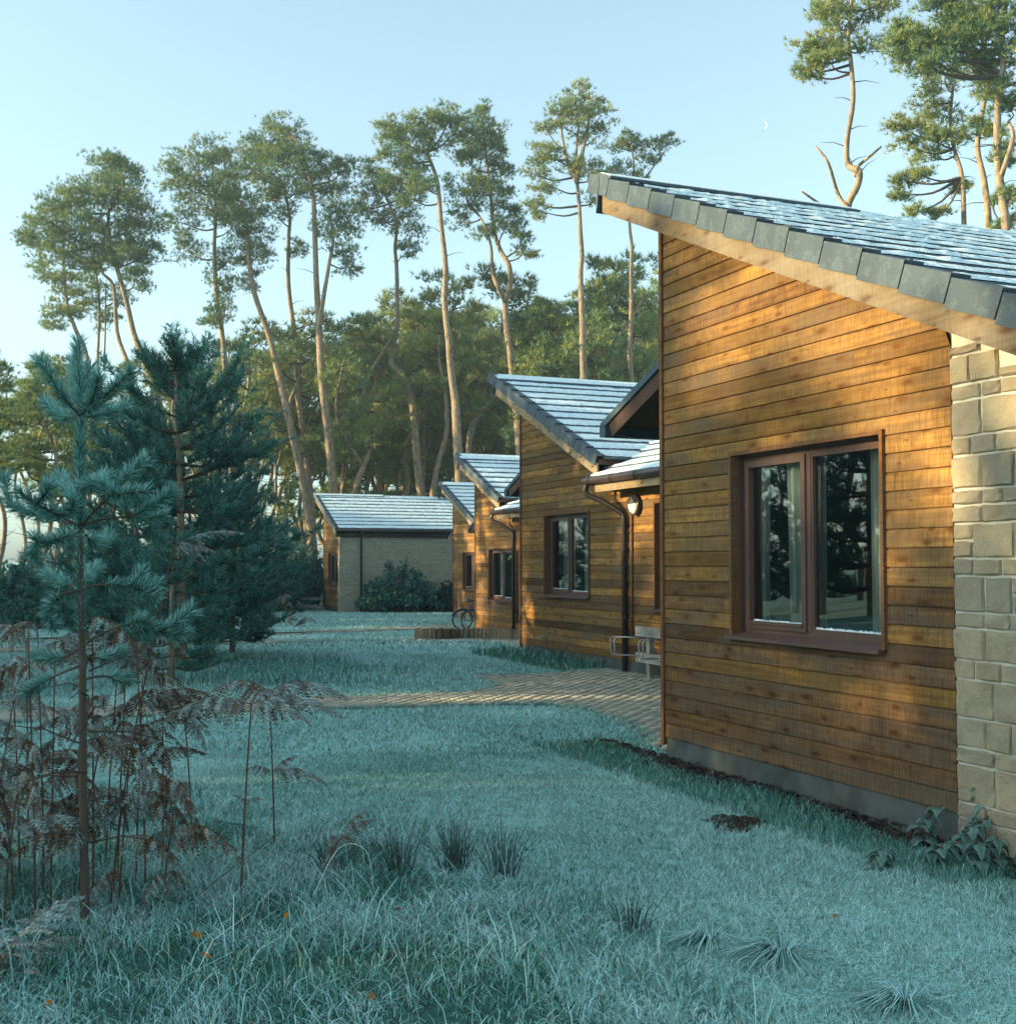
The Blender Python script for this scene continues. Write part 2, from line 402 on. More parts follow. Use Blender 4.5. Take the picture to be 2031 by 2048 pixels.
CR = random.Random(31)
def cladding(parent, uend, holes, ztop_of, zmax):
    """horizontal boards from the corner to uend with openings for the windows"""
    k = 0
    while True:
        z0 = 0.2 + k*BH; z1 = z0 + BH; k += 1
        wm = M['cladding_dark' if CR.random() < (0.6 if k < 11 else 0.07) else 'cladding']  # the darker boards sit mostly in the lower rows
        if z0 > zmax: break
        pieces = [(0.02, uend, z0, z1)]
        for (a, b_, c, d) in holes:
            out = []
            for (p, q, r, s) in pieces:
                if q <= a or p >= b_ or s <= c or r >= d: out.append((p, q, r, s)); continue
                if p < a: out.append((p, a, r, s))
                if q > b_: out.append((b_, q, r, s))
                if r < c: out.append((max(p, a), min(q, b_), r, c))
                if s > d: out.append((max(p, a), min(q, b_), d, s))
            pieces = out
        # the strips left above and below a window belong to the same board
        full = [p for p in pieces if abs(p[3]-p[2]-BH) < 1e-6]; part = [p for p in pieces if abs(p[3]-p[2]-BH) >= 1e-6]
        if part:
            b = MB()
            for p in full + part:
                if p[3]-p[2] > 0.02:
                    q = board_mesh(*p, clip=ztop_of); b.add(q.v, q.f)
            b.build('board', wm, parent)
        else:
            for p in full:
                lim = ztop_of(p[2])
                if lim - p[0] < 0.03: continue
                if p[1]-p[0] > 2.5 and CR.random() < 0.1:      # butt joint
                    j = p[0] + CR.uniform(0.9, min(lim, p[1])-p[0]-0.3) if min(lim, p[1])-p[0] > 1.5 else None
                    if j:
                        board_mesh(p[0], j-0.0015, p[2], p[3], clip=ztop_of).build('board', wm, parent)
                        p = (j+0.0015,) + tuple(p[1:]); wm = M['cladding' if k > 11 else CR.choice(['cladding', 'cladding_dark'])]
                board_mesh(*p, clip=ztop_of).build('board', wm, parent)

def window(parent, a, b, c, d, mull, curtains, sash_left=True):
    """casing, frame, opening sash, two panes, sill and curtains; a..b along the wall, c..d in height"""
    w = empty('window'); w.parent = parent
    k = MB(); t = 0.032
    k.box(a, a+t, -0.05, 0.03, c, d); k.box(b-t, b, -0.05, 0.03, c, d)
    k.box(a+t, b-t, -0.05, 0.03, d-t, d)
    k.build('casing', M['trim'], w)
    r = MB(); r.box(a+t, a+t+0.012, 0.03, 0.14, c, d-t); r.box(b-t-0.012, b-t, 0.03, 0.14, c, d-t); r.box(a+t+0.012, b-t-0.012, 0.03, 0.14, d-t-0.012, d-t)
    r.build('reveal', M['frame_brown'], w)
    a2 = a+t+0.012; b2 = b-t-0.012; d2 = d-t-0.012; c2 = c+0.03
    fr = MB(); f = 0.045; y0, y1 = 0.075, 0.135
    fr.box(a2, a2+f, y0, y1, c2, d2); fr.box(b2-f, b2, y0, y1, c2, d2)
    fr.box(a2+f, b2-f, y0, y1, d2-f, d2); fr.box(a2+f, b2-f, y0, y1, c2, c2+f)
    fr.box(mull-0.03, mull+0.03, y0-0.002, y1, c2+f, d2-f)
    fr.build('frame', M['frame_brown'], w)
    sa = MB(); g = 0.055; p0, p1, q0, q1 = a2+f-0.008, mull-0.03+0.006, c2+f-0.008, d2-f+0.008
    sa.box(p0, p0+g, y0-0.018, y1-0.02, q0, q1); sa.box(p1-g, p1, y0-0.018, y1-0.02, q0, q1)
    sa.box(p0+g, p1-g, y0-0.018, y1-0.02, q1-g, q1); sa.box(p0+g, p1-g, y0-0.018, y1-0.02, q0, q0+g)
    sa.box(p0+g-0.012, p1-g+0.012, y0-0.03, y0-0.012, q0+g-0.02, q0+g+0.006)
    sa.build('sash', M['frame_brown'], w)
    bd = MB(); h0, h1 = mull+0.03, b2-f
    bd.box(h0, h0+0.02, y0+0.004, y1-0.01, c2+f, d2-f); bd.box(h1-0.02, h1, y0+0.004, y1-0.01, c2+f, d2-f)
    bd.box(h0+0.02, h1-0.02, y0+0.004, y1-0.01, d2-f-0.02, d2-f); bd.box(h0+0.02, h1-0.02, y0+0.004, y1-0.01, c2+f, c2+f+0.02)
    bd.build('bead', M['frame_brown'], w)
    for (u0, u1, z0, z1) in ((p0+g, p1-g, q0+g, q1-g), (h0+0.02, h1-0.02, c2+f+0.02, d2-f-0.02)):
        pn = MB(); pn.add([(u0, 0.105, z0), (u1, 0.105, z0), (u1, 0.105, z1), (u0, 0.105, z1)], [(0, 1, 2, 3)])
        pn.build('pane', M['glass'], w)
        # frost grown along the lower edge of the pane
        fb = MB(); n = 60
        for i in range(n):
            x0 = u0 + (u1-u0)*i/n; x1 = u0 + (u1-u0)*(i+1)/n
            h = 0.008 + 0.010*R.random()
            fb.box(x0, x1, 0.097, 0.1035, z0, z0+h)
        fb.build('frost_edge', M['frost'], w)
    si = MB(); si.prism([(a-0.03, -0.085, c-0.028), (a-0.03, 0.09, c-0.028), (a-0.03, 0.09, c+0.034), (a-0.03, -0.085, c-0.002)], (b-a+0.005, 0, 0))
    si.build('sill', M['frame_brown'], w)
    for (u0, u1, depth) in curtains:
        cu = MB(); n = 26
        top = []; bot = []
        sl = R.uniform(-0.04, 0.04)
        for i in range(n+1):
            s = i/n; x = u0 + (u1-u0)*s; y = depth + 0.028*math.sin(s*(u1-u0)*52) + 0.012*math.sin(s*17)
            top.append((x, y, d-0.02)); bot.append((x+sl, y*1.02, c+0.02))
        cu.add(top + bot, [(i, i+1, n+2+i, n+1+i) for i in range(n)])
        cu.build('curtain', M['curtain'], w, True)
    return w

COURSE = {}
def lumpy_strip(length, seed):
    """frost crust of one tile course: local x = down the slope, y = along the course, z = up from the tile"""
    g = np.random.default_rng(seed); n = int(length/0.045)
    y = np.linspace(0, length, n+1)
    def wob(f, a): return a*np.interp(y, np.linspace(0, length, max(3, int(length*f))), g.uniform(-1, 1, max(3, int(length*f))))
    front = 0.405 + wob(14, 0.022) + wob(4, 0.02)
    xs_ = [0.0, 0.12, 0.25, 0.36, None]
    V = []
    for j, xf in enumerate(xs_):
        x = front if xf is None else np.full(n+1, xf)
        z = 0.010 + (wob(16, 0.008) + wob(7, 0.006) if j else 0)
        if j in (2, 3): z = z + np.abs(wob(18, 0.012)) + (0.008 if j == 3 else 0)
        if xf is None: z = z*0 + 0.001
        V.append(np.stack([x, y, np.broadcast_to(z, y.shape)], -1))
    V = np.concatenate(V); m_ = n+1
    F = []
    for j in range(len(xs_)-1):
        a = np.arange(n) + j*m_
        F += [np.stack([a, a+m_, a+m_+1], -1), np.stack([a, a+m_+1, a+1], -1)]
    return V, np.concatenate(F)

def slope_frame(u, v, z, down=(1, 0)):
    """4 numbers turning strip coordinates into lodge coordinates: x runs down the slope"""
    return u, v, z
def put_strip(V, u, v, z, ang):
    """strip laid so that x runs down +u at pitch ang and y along +v"""
    c, s = math.cos(ang), math.sin(ang)
    o = np.empty_like(V); o[:, 0] = u + V[:, 0]*c + V[:, 2]*s; o[:, 1] = v + V[:, 1]; o[:, 2] = z - V[:, 0]*s + V[:, 2]*c
    return o
def put_strip_v(V, u, v, z, ang):
    """strip laid so that x runs down -v and y along +u"""
    c, s = math.cos(ang), math.sin(ang)
    o = np.empty_like(V); o[:, 0] = u + V[:, 1]; o[:, 1] = v - V[:, 0]*c - V[:, 2]*s; o[:, 2] = z - V[:, 0]*s + V[:, 2]*c
    return o

G = 0.4105*math.cos(PA)          # plan width of a course (0.41 along the slope measured along u already)
STEP = 0.41
def lodge(name, O, kind, ulow, label, vlen=8.0, seed=1):
    root = empty(name, O, TH)
    tag(root, label, 'lodge', 'timber lodges standing in a staggered row')
    wins = []; ztop = lambda z: (4.86 - z)/0.43
    u_in = {'near': 5.5, 'row': 8.5, 'far': 3.0}[kind]
    zmax = 4.80
    eave_z = 4.81 - 0.43*ulow          # wing eave height for the row lodges
    win = (1.13, 3.05, 1.185, 2.705)
    holes = [win]
    if kind == 'row':
        holes.append((5.33, 6.5, 1.06, 2.75))
        zt = lambda z: 8.5 if z < eave_z-0.12 else (4.86-z)/0.43
        cladding(root, 8.5, holes, zt, zmax)
    elif kind == 'near':
        cladding(root, 3.685, holes, ztop, zmax)
    else:
        cladding(root, 2.72, holes[:0] + [(0.95, 2.66, 1.185, 2.705)], ztop, zmax)
    # wall behind the boards, left open at the windows, plus the other outer walls
    w = MB()
    hs = holes if kind != 'far' else [(0.95, 2.66, 1.185, 2.705)]
    ucut = u_in
    segs = sorted([(a, b) for a, b, c, d in hs]); cur = 0.0
    def wallpiece(u0, u1, z0, z1f):
        p = [(u0, 0.002, z0), (u1, 0.002, z0)]
        t1 = z1f(u1); t0 = z1f(u0); p += [(u1, 0.002, t1), (u0, 0.002, t0)]
        w.prism(p, (0, 0.09, 0))
    topf = lambda u: (4.88 - 0.43*u) if kind != 'row' else max(4.88-0.43*u, eave_z-0.02)
    for (a, b, c, d) in sorted(hs):
        wallpiece(cur, a, 0.0, topf); wallpiece(a, b, 0.0, lambda u: c); wallpiece(a, b, d, topf); cur = b
    wallpiece(cur, ucut, 0.0, topf)
    w.box(0.0, 0.12, 0.094, vlen-0.6, 0.0, 4.85)
    w.box(0.0, ucut, vlen-0.6, vlen-0.5, 0.0, 4.88-0.43*ucut if kind != 'row' else eave_z)
    if kind != 'row': w.box(ucut-0.1, ucut, 0.094, vlen-0.6, 0.0, 4.86-0.43*ucut)
    else: w.box(ucut-0.1, ucut, 0.094, vlen-0.6, 0.0, eave_z)
    w.box(0.12, ucut-0.1, 3.2, 3.3, 0.0, min(4.86-0.43*ucut, 3.0) if kind != 'row' else eave_z-.02)
    w.box(0.12, ucut-0.1, 0.1, vlen-0.6, 0.0, 0.05)
    w.build('wall', M['interior'], root)
    if kind == 'far': window(root, 0.95, 2.66, 1.185, 2.705, 1.8, [(2.0, 2.3, 0.3)])
    elif kind == 'near': window(root, *win, 2.05, [(1.16, 1.36, 0.2), (1.60, 1.78, 0.2), (1.98, 2.1, 0.22), (2.50, 2.62, 0.3)])
    else: window(root, *win, 2.05, [(1.25, 1.75, 0.3), (2.2, 2.75, 0.3)] if ulow > 3 else [(1.2, 1.5, 0.3), (2.25, 2.7, 0.3)])
    if kind == 'row':
        window(root, 5.33, 6.5, 1.06, 2.75, 5.9, [(5.6, 6.2, 0.3)])
    # corner post and plinth
    c = MB(); c.box(-0.03, 0.018, -0.045, 0.0, 0.13, 4.87); c.build('corner_post', M['trim'], root)
    p = MB(); p.box(0.03, {'near': 3.68, 'row': 8.5, 'far': 2.72}[kind], -0.012, 0.0, -0.55, 0.197); p.build('plinth', M['concrete'], root)
    # roof: deck with soffit, courses of tiles, verge tiles, ridge, bargeboard
    uhi = -0.69; U1 = ulow
    dk = MB(); zt = lambda u: zroof(u) - 0.05
    dk.prism([(uhi+0.06, -0.265, zt(uhi+0.06)), (U1, -0.265, zt(U1)), (U1, -0.265, zt(U1)-0.09), (uhi+0.06, -0.265, zt(uhi+0.06)-0.09)], (0, vlen+0.265, 0))
    dk.build('roof_deck', M['soffit'], root)
    sf = MB(); sf.prism([(uhi+0.06, -0.265, 4.945-0.43*(uhi+0.06)), (U1, -0.265, 4.945-0.43*U1), (U1, -0.265, 4.925-0.43*U1), (uhi+0.06, -0.265, 4.925-0.43*(uhi+0.06))], (0, 0.262, 0))
    sf.build('soffit', M['soffit'], root)
    bb = MB(); bl = lambda u: 4.903-0.43*u; bu = lambda u: 5.115-0.43*u
    bb.prism([(uhi+0.02, -0.30, bl(uhi+0.02)), (U1+0.02, -0.30, bl(U1+0.02)), (U1+0.02, -0.30, bu(U1+0.02)), (uhi+0.02, -0.30, bu(uhi+0.02))], (0, 0.033, 0))
    bb.build('bargeboard', M['bargeboard'], root)
    ncourse = int((U1 - uhi + 0.05)/STEP) + 1
    first = U1 + 0.06 - ncourse*STEP
    for k in range(ncourse):
        u = first + k*STEP; key = (k % 5, kind == 'near')
        L = vlen + 0.2
        if u < -1.2: continue
        # tile course: a wedge whose lower edge stands on the course below
        b = MB(); z = zroof(u); dz = T*0.455
        b.prism([(u, -0.20, z-0.028), (u+0.445, -0.20, z-dz*0.445/0.455-0.012), (u+0.445, -0.20, z-dz*0.445/0.455+0.022), (u, -0.20, z-0.004)], (0, L, 0))
        co = b.build('tile_course', M['slate'], root)
        V, Fq = lumpy_strip(L, seed*50 + k)
        V = put_strip(V, u, -0.20, z, PA - math.atan(0.026/0.455))
        mesh_tris('frost', V, Fq, M['frost'], co, smooth_shade=False)
        # verge tile at the gable end: top leg and hanging leg, tail lifted over the next one
        vt = MB(); x0, x1 = u+0.008, u+0.415; ztv = lambda x: 5.245 - T*x; lift = lambda x: 0.026*(x-u)/0.41
        d = T  # joints run square to the slope
        def pt(x, h, v): return (x + h*math.sin(PA), v, ztv(x) + lift(x) + h*math.cos(PA) - 0.0)
        A = [pt(x0, 0.0, -0.33), pt(x1, 0.0, -0.33), pt(x1, -0.175, -0.33), pt(x0, -0.175, -0.33)]
        vt.prism(A, (0, 0.018, 0))
        B = [pt(x0, 0.012, -0.331), pt(x1, 0.012, -0.331), pt(x1, -0.012, -0.331), pt(x0, -0.012, -0.331)]
        vt.prism(B, (0, 0.16, 0))
        vt.build('verge_tile', M['slate'], root)
    # ridge cap along the high edge, hanging flange on the outside; two lengths, the second set lower
    for (v0, v1, dz) in ((-0.335, 3.1 if kind != 'near' else 2.6, 0.0), (3.1 if kind != 'near' else 2.6, vlen, -0.045)):
        rc = MB(); z = 5.265 - T*uhi + dz
        rc.prism([(uhi-0.05, v0, z+0.02), (uhi+0.02, v0, z+0.025), (uhi+0.26, v0, z-T*0.26+0.03), (uhi+0.26, v0, z-T*0.26+0.005), (uhi+0.02, v0, z), (uhi-0.02, v0, z-0.30), (uhi-0.05, v0, z-0.36)], (0, v1-v0, 0))
        rc.build('ridge_cap', M['slate'], root)
        fb = MB(); fb.prism([(uhi-0.045, v0+0.02, z+0.023), (uhi+0.02, v0+0.02, z+0.029), (uhi+0.22, v0+0.02, z-T*0.22+0.036), (uhi+0.22, v0+0.02, z-T*0.22+0.031), (uhi+0.02, v0+0.02, z+0.024)], (0, v1-v0-0.04, 0))
        fb.build('ridge_frost', M['frost'], root)
    # lower roof on the far side of the high wall, its verge and soffit facing the front
    if kind != 'far':
        pz = lambda u: 4.60 + 0.385*u
        q = MB(); q.prism([(-3.0, 0.92, pz(-3.0)-0.03), (0, 0.92, pz(0)-0.03), (0, 0.92, pz(0)-0.10), (-3.0, 0.92, pz(-3.0)-0.10)], (0, 4.5, 0)); q.build('porch_roof', M['soffit'], root)
        q = MB(); q.prism([(-3.03, 0.86, pz(-3.03)), (0, 0.86, pz(0)), (0, 0.86, pz(0)-0.085), (-3.03, 0.86, pz(-3.03)-0.085)], (0, 0.2, 0))
        q.box(-3.04, -2.9, 0.86, 5.4, pz(-3.04)-0.16, pz(-3.04)-0.02); q.build('porch_verge', M['slate'], root)
        q = MB(); q.prism([(-2.86, 0.89, pz(-2.86)-0.086), (0, 0.89, pz(0)-0.086), (0, 0.89, pz(0)-0.27), (-2.78, 0.89, pz(-2.78)-0.27)], (0, 0.03, 0)); q.build('porch_bargeboard', M['soffit'], root)
    if kind == 'row':
        # wing beside the gable: its roof rises away from the front, with a valley against the gable roof
        ez = eave_z; v0 = -0.47
        dk = MB(); dk.prism([(ulow-0.1, v0+0.05, ez-0.02), (ulow-3.2, v0+3.15, ez+T*3.1-0.02), (8.7, v0+3.15, ez+T*3.1-0.02), (8.7, v0+0.05, ez-0.02)], (0, 0, -0.06)); dk.build('wing_deck', M['soffit'], root)
        for k in range(7):
            vb = v0 + k*STEP*0.95; zb = ez + 0.03 + T*(vb - v0); us = ulow + 0.05 - (vb - v0); L = 8.7 - us
            b = MB(); b.prism([(us, vb-0.03, zb-0.01), (us-0.44, vb+0.415, zb+T*0.415-0.02), (us-0.44, vb+0.415, zb+T*0.415+0.0), (us, vb-0.03, zb+0.024)], (L, 0, 0)); co = b.build('tile_course', M['slate'], root)
            V, Fq = lumpy_strip(L+0.40, seed*50+30+k); V = V[:]
            V2 = put_strip_v(V, us-0.40, vb+0.40, zb+T*0.40+0.004, PA-0.06)
            V2[:, 0] = np.maximum(V2[:, 0], us - (V2[:, 1]-vb) + 0.03)
            mesh_tris('frost', V2, Fq, M['frost'], co)
        vl = MB(); vl.tube([(ulow-0.02, v0, ez+0.06), (ulow-2.9, v0+2.9, ez+T*2.9+0.07)], 0.03, 5); vl.build('valley_strip', M['slate'], root)
        gt = MB(); gt.tube([(ulow-0.05, v0-0.03, ez-0.01), (8.7, v0-0.03, ez-0.01)], 0.062, 10); gt.build('gutter', M['pipe_brown'], root, True)
        gb = MB()
        for u in (ulow+0.15, ulow+0.95, ulow+1.75, ulow+2.55): gb.tube([(u, v0-0.03, ez-0.01), (u+0.03, v0-0.03, ez-0.01)], 0.07, 10)
        gb.build('gutter_bracket', M['pipe_brown'], root)
        fa = MB(); fa.box(ulow+0.22, 8.7, v0+0.035, v0+0.065, ez-0.2, ez-0.025); fa.build('fascia', M['bargeboard'], root)
        so = MB(); so.box(ulow+0.3, 8.7, v0+0.066, 0.0, ez-0.17, ez-0.15); so.build('eave_soffit', M['soffit'], root)
        dp = MB(); ub = ulow+0.02
        dp.tube(curve_pts([(ub+0.02, v0-0.03, ez-0.06), (ub+0.02, v0-0.03, ez-0.22), (ub+0.25, v0+0.17, ez-0.36), (ub+0.52, -0.10, ez-0.56), (ub+0.56, -0.085, ez-0.68)], 5) + [(ub+0.56, -0.085, 0.02)], 0.045, 10)
        dp.build('downpipe', M['pipe_brown'], root, True)
        dc = MB()
        for z in (0.9, 2.0, ez-0.78): dc.box(ub+0.5, ub+0.62, -0.06, -0.02, z, z+0.03); dc.tube([(ub+0.56, -0.085, z), (ub+0.56, -0.085, z+0.05)], 0.053, 10)
        dc.build('pipe_clip', M['pipe_brown'], root)
        cd = MB(); cd.tube([(ub+0.74, -0.045, 0.6), (ub+0.74, -0.045, 2.62)], 0.024, 8); cd.build('conduit', M['trim'], root, True)
    return root

O1 = np.array([1.4512, 11.138, 0.0]); O2 = np.array([0.28, 23.86, 0.0]); O3 = np.array([-0.97, 36.86, -0.48]); O4 = np.array([-2.22, 49.66, -0.46]); O5 = np.array([-8.79, 58.0, -0.41])
near = lodge('timber_lodge', O1, 'near', 5.2, 'nearest timber lodge, its big gable with one window filling the right side', seed=1)
sec = lodge('timber_lodge', O2, 'row', 3.85, 'second timber lodge, with the brown downpipe and round wall lamp', seed=2)
thi = lodge('timber_lodge', O3, 'row', 2.55, 'third timber lodge, standing behind the low log edging', seed=3)
fou = lodge('timber_lodge', O4, 'row', 3.9, 'fourth timber lodge, a narrow strip of gable behind the bicycles', seed=4)
far = lodge('stone_lodge', O5, 'far', 3.32, 'farthest lodge, long frosted roof slope above a low stone side wall', vlen=9.0, seed=5)

# stone end of the nearest lodge: mortar wall with single stones standing proud
mb = MB(); mb.prism([(3.69, -0.012, -0.2), (5.5, -0.012, -0.2), (5.5, -0.012, 4.88-0.43*5.5), (3.69, -0.012, 4.88-0.43*3.69)], (0, 0.10, 0))
mw = mb.build('stone_wall', M['mortar'], near)
def stone(u0, u1, z0, z1, seed, proud=0.04, face='v', base=-0.012):
    g = np.random.default_rng(seed); nu = max(2, int((u1-u0)/0.07)); nz = max(2, int((z1-z0)/0.07))
    def grid(n, L): e = 0.008/L; return [0.0, e] + [e + (1-2*e)*i/n for i in range(1, n)] + [1-e, 1.0]
    gu = grid(nu, u1-u0); gzz = grid(nz, z1-z0); nu = len(gu)-1; nz = len(gzz)-1
    V = []; m_ = nu+1
    for j in range(nz+1):
        for i in range(nu+1):
            s, t = gu[i], gzz[j]
            e = min(s, 1-s)*(u1-u0); h = min(t, 1-t)*(z1-z0)
            rim = min(1, min(e, h)/0.0078)
            d = proud*(0.35+0.65*rim) + (g.uniform(-0.006, 0.007) if rim > 0 else 0)
            V.append((u0+(u1-u0)*s + (g.uniform(-0.005, 0.005)), base-d, z0+(z1-z0)*t + g.uniform(-0.005, 0.005)))
    n0 = len(V); F = []
    for j in range(nz):
        for i in range(nu):
            a = j*m_+i; F.append((a, a+1, a+m_+1, a+m_))
    ring = [i for i in range(m_)] + [j*m_+nu for j in range(1, nz+1)] + [nz*m_+i for i in range(nu-1, -1, -1)] + [j*m_ for j in range(nz-1, 0, -1)]
    for r in ring: V.append((V[r][0], base+0.004, V[r][2]))
    k = len(ring)
    for i in range(k): F.append((ring[i], n0+i, n0+(i+1) % k, ring[(i+1) % k]))
    b = MB(); b.add(V, F); return b
z = -0.02; sd = 0
rows = [0.21, 0.10, 0.24, 0.105, 0.185, 0.24, 0.12, 0.20, 0.10, 0.23, 0.11, 0.22, 0.115, 0.10, 0.215, 0.12, 0.23, 0.10, 0.19, 0.12, 0.2, 0.12, 0.2]
SR = random.Random(12)
for h in rows:
    u = 3.692
    while u < 5.3:
        L = SR.uniform(0.20, 0.36) if h > 0.15 else SR.uniform(0.16, 0.40)
        if u < 3.7: L = SR.choice([0.17, 0.26, 0.33])
        if 5.46-(u+L) < 0.12: L = 5.46-u
        zt = z+h-0.016
        lim = 4.86-0.43*(u+L)
        if zt > lim: zt = lim
        sd += 1
        if zt - z > 0.05:
            if h > 0.19 and SR.random() < 0.22 and L < 0.22:
                zm = z + (zt-z)*0.52
                stone(u, u+L-0.016, z, zm-0.008, sd+100, SR.uniform(0.014, 0.024)).build('stone', M['sandstone'], mw, False)
                stone(u, u+L-0.016, zm+0.008, zt, sd+200, SR.uniform(0.014, 0.024)).build('stone', M['sandstone'], mw, False)
            else:
                stone(u, u+L-0.016, z, zt, sd+300, SR.uniform(0.014, 0.027)).build('stone', M['sandstone'], mw, False)
        u += L
    z += h

# stone side wall of the farthest lodge, with its eaves and downpipe
b = MB(); b.box(2.72, 3.02, -0.03, 0.02, -0.3, 3.42); b.box(2.90, 3.06, 0.021, 8.4, -0.3, 3.46); b.build('stone_wall', M['coursed_stone'], far)
b = MB(); b.box(3.10, 3.14, -0.26, 8.9, 3.40, 3.58); b.build('fascia', M['pipe_brown'], far)
b = MB(); b.box(3.06, 3.13, 0.0, 8.9, 3.38, 3.40); b.build('eave_soffit', M['soffit'], far)
b = MB(); b.tube([(3.42, -0.3, 3.70), (3.42, 8.9, 3.70)], 0.065, 8); b.build('gutter', M['pipe_brown'], far, True)
b = MB(); b.tube([(3.40, 0.95, 3.62), (3.36, 0.95, 3.5), (3.12, 0.95, 3.35), (3.12, 0.95, -0.1)], 0.05, 8); b.build('downpipe', M['pipe_brown'], far, True)
# cowl on the far lodge's ridge
b = MB(); b.box(-0.62, -0.32, 5.9, 6.7, 5.35, 5.42); b.box(-0.66, -0.28, 5.8, 6.8, 5.68, 5.74)
for vv in (5.9, 6.2, 6.5, 6.65): b.box(-0.6, -0.55, vv, vv+0.05, 5.42, 5.68); b.box(-0.4, -0.35, vv, vv+0.05, 5.42, 5.68)
b.build('roof_vent', M['lamp_black'], far)
# ------------------------------------------------------------------ foliage building blocks
def unit(a): return a / (np.linalg.norm(a, axis=-1, keepdims=True) + 1e-9)

def tufts(C, A, k, L, w, spread, g):
    """needle tufts: k needles each, from centres C along axes A; returns triangles"""
    n = len(C)
    D = unit(A[:, None, :] + spread*g.normal(0, 1, (n, k, 3)))
    P = unit(np.cross(D, g.normal(0, 1, (n, k, 3))))
    ln = L*g.uniform(0.65, 1.2, (n, k, 1))
    B = C[:, None, :] + D*ln*0.04
    V = np.stack([B + P*w*0.5, B - P*w*0.5, B + D*ln], 2).reshape(-1, 3)
    F = np.arange(len(V)).reshape(-1, 3)
    return V, F

GREENS = np.array([(0.030, 0.105, 0.085), (0.075, 0.165, 0.095), (0.19, 0.24, 0.08), (0.33, 0.33, 0.10)])
def needle_col(t):
    """t in 0..1: dark inner needles to yellow-green young shoots"""
    t = np.clip(t, 0, 0.999)*3; i = t.astype(int); f = (t-i)[:, None]
    return GREENS[i]*(1-f) + GREENS[np.minimum(i+1, 3)]*f

def crown_geometry(blobs, limbs_from, g, dens=1.0, tuft_len=0.24, flat=0.45, bias=0.0, wid=0.026, k=11):
    """blobs: (centre, radii); returns needle triangles, colours and branch tubes"""
    V_, C_ = [], []; br = MB()
    src = np.array(limbs_from)
    for (c, r) in blobs:
        c = np.array(c); r = np.array(r)
        vol = r[0]*r[2]
        nc = max(5, int(dens*(6 + 19*vol)))
        d = unit(g.normal(0, 1, (nc, 3))); rad = g.uniform(0.25, 1.0, (nc, 1))**0.55
        cc = c + d*rad*r
        # limb from the stem to the blob
        dist = np.linalg.norm(src - (c - np.array([0, 0, r[2]*0.8])), axis=1) + np.maximum(0, src[:, 2]-c[2])*3
        s = src[np.argmin(dist)]
        mid = (s + c)/2 + np.array([g.normal(0, 0.15), g.normal(0, 0.15), -0.12*np.linalg.norm(c-s)])
        ll = max(np.linalg.norm(c-s), 0.2)
        limb = curve_pts([s, mid, c], 3); rr = np.linspace(min(0.018*ll+0.03, 0.11), 0.02, len(limb))
        br.tube(limb, list(rr), 4, False)
        L3 = np.array(limb)
        for q in cc[::2]:
            j = np.argmin(np.linalg.norm(L3 - q, axis=1)); a = L3[max(0, j-1)]
            br.tube([a, (a+q)/2 + g.normal(0, 0.08, 3), q], [0.017, 0.012, 0.006], 3, False)
        # needle tufts around each clump
        m_ = 15
        cs = r.mean()*0.17 + 0.08
        T_ = np.repeat(cc, m_, 0) + g.normal(0, 1, (nc*m_, 3))*np.array([cs, cs, cs*flat])
        A = unit((T_ - c)/r)*0.6 + np.array([0, 0, 0.9]) + (T_ - np.repeat(cc, m_, 0))*1.2
        V, _ = tufts(T_, unit(A), k, tuft_len, wid, 0.55, g)
        tone = np.repeat(g.uniform(0, 1, nc), m_)*0.5 + g.uniform(0, 0.5, nc*m_) + bias
        C_.append(np.repeat(needle_col(tone), k*3, 0)); V_.append(V)
    V = np.concatenate(V_); return V, np.arange(len(V)).reshape(-1, 3), np.concatenate(C_), br

def rel(pts, o): return [np.array(p) - o for p in pts]

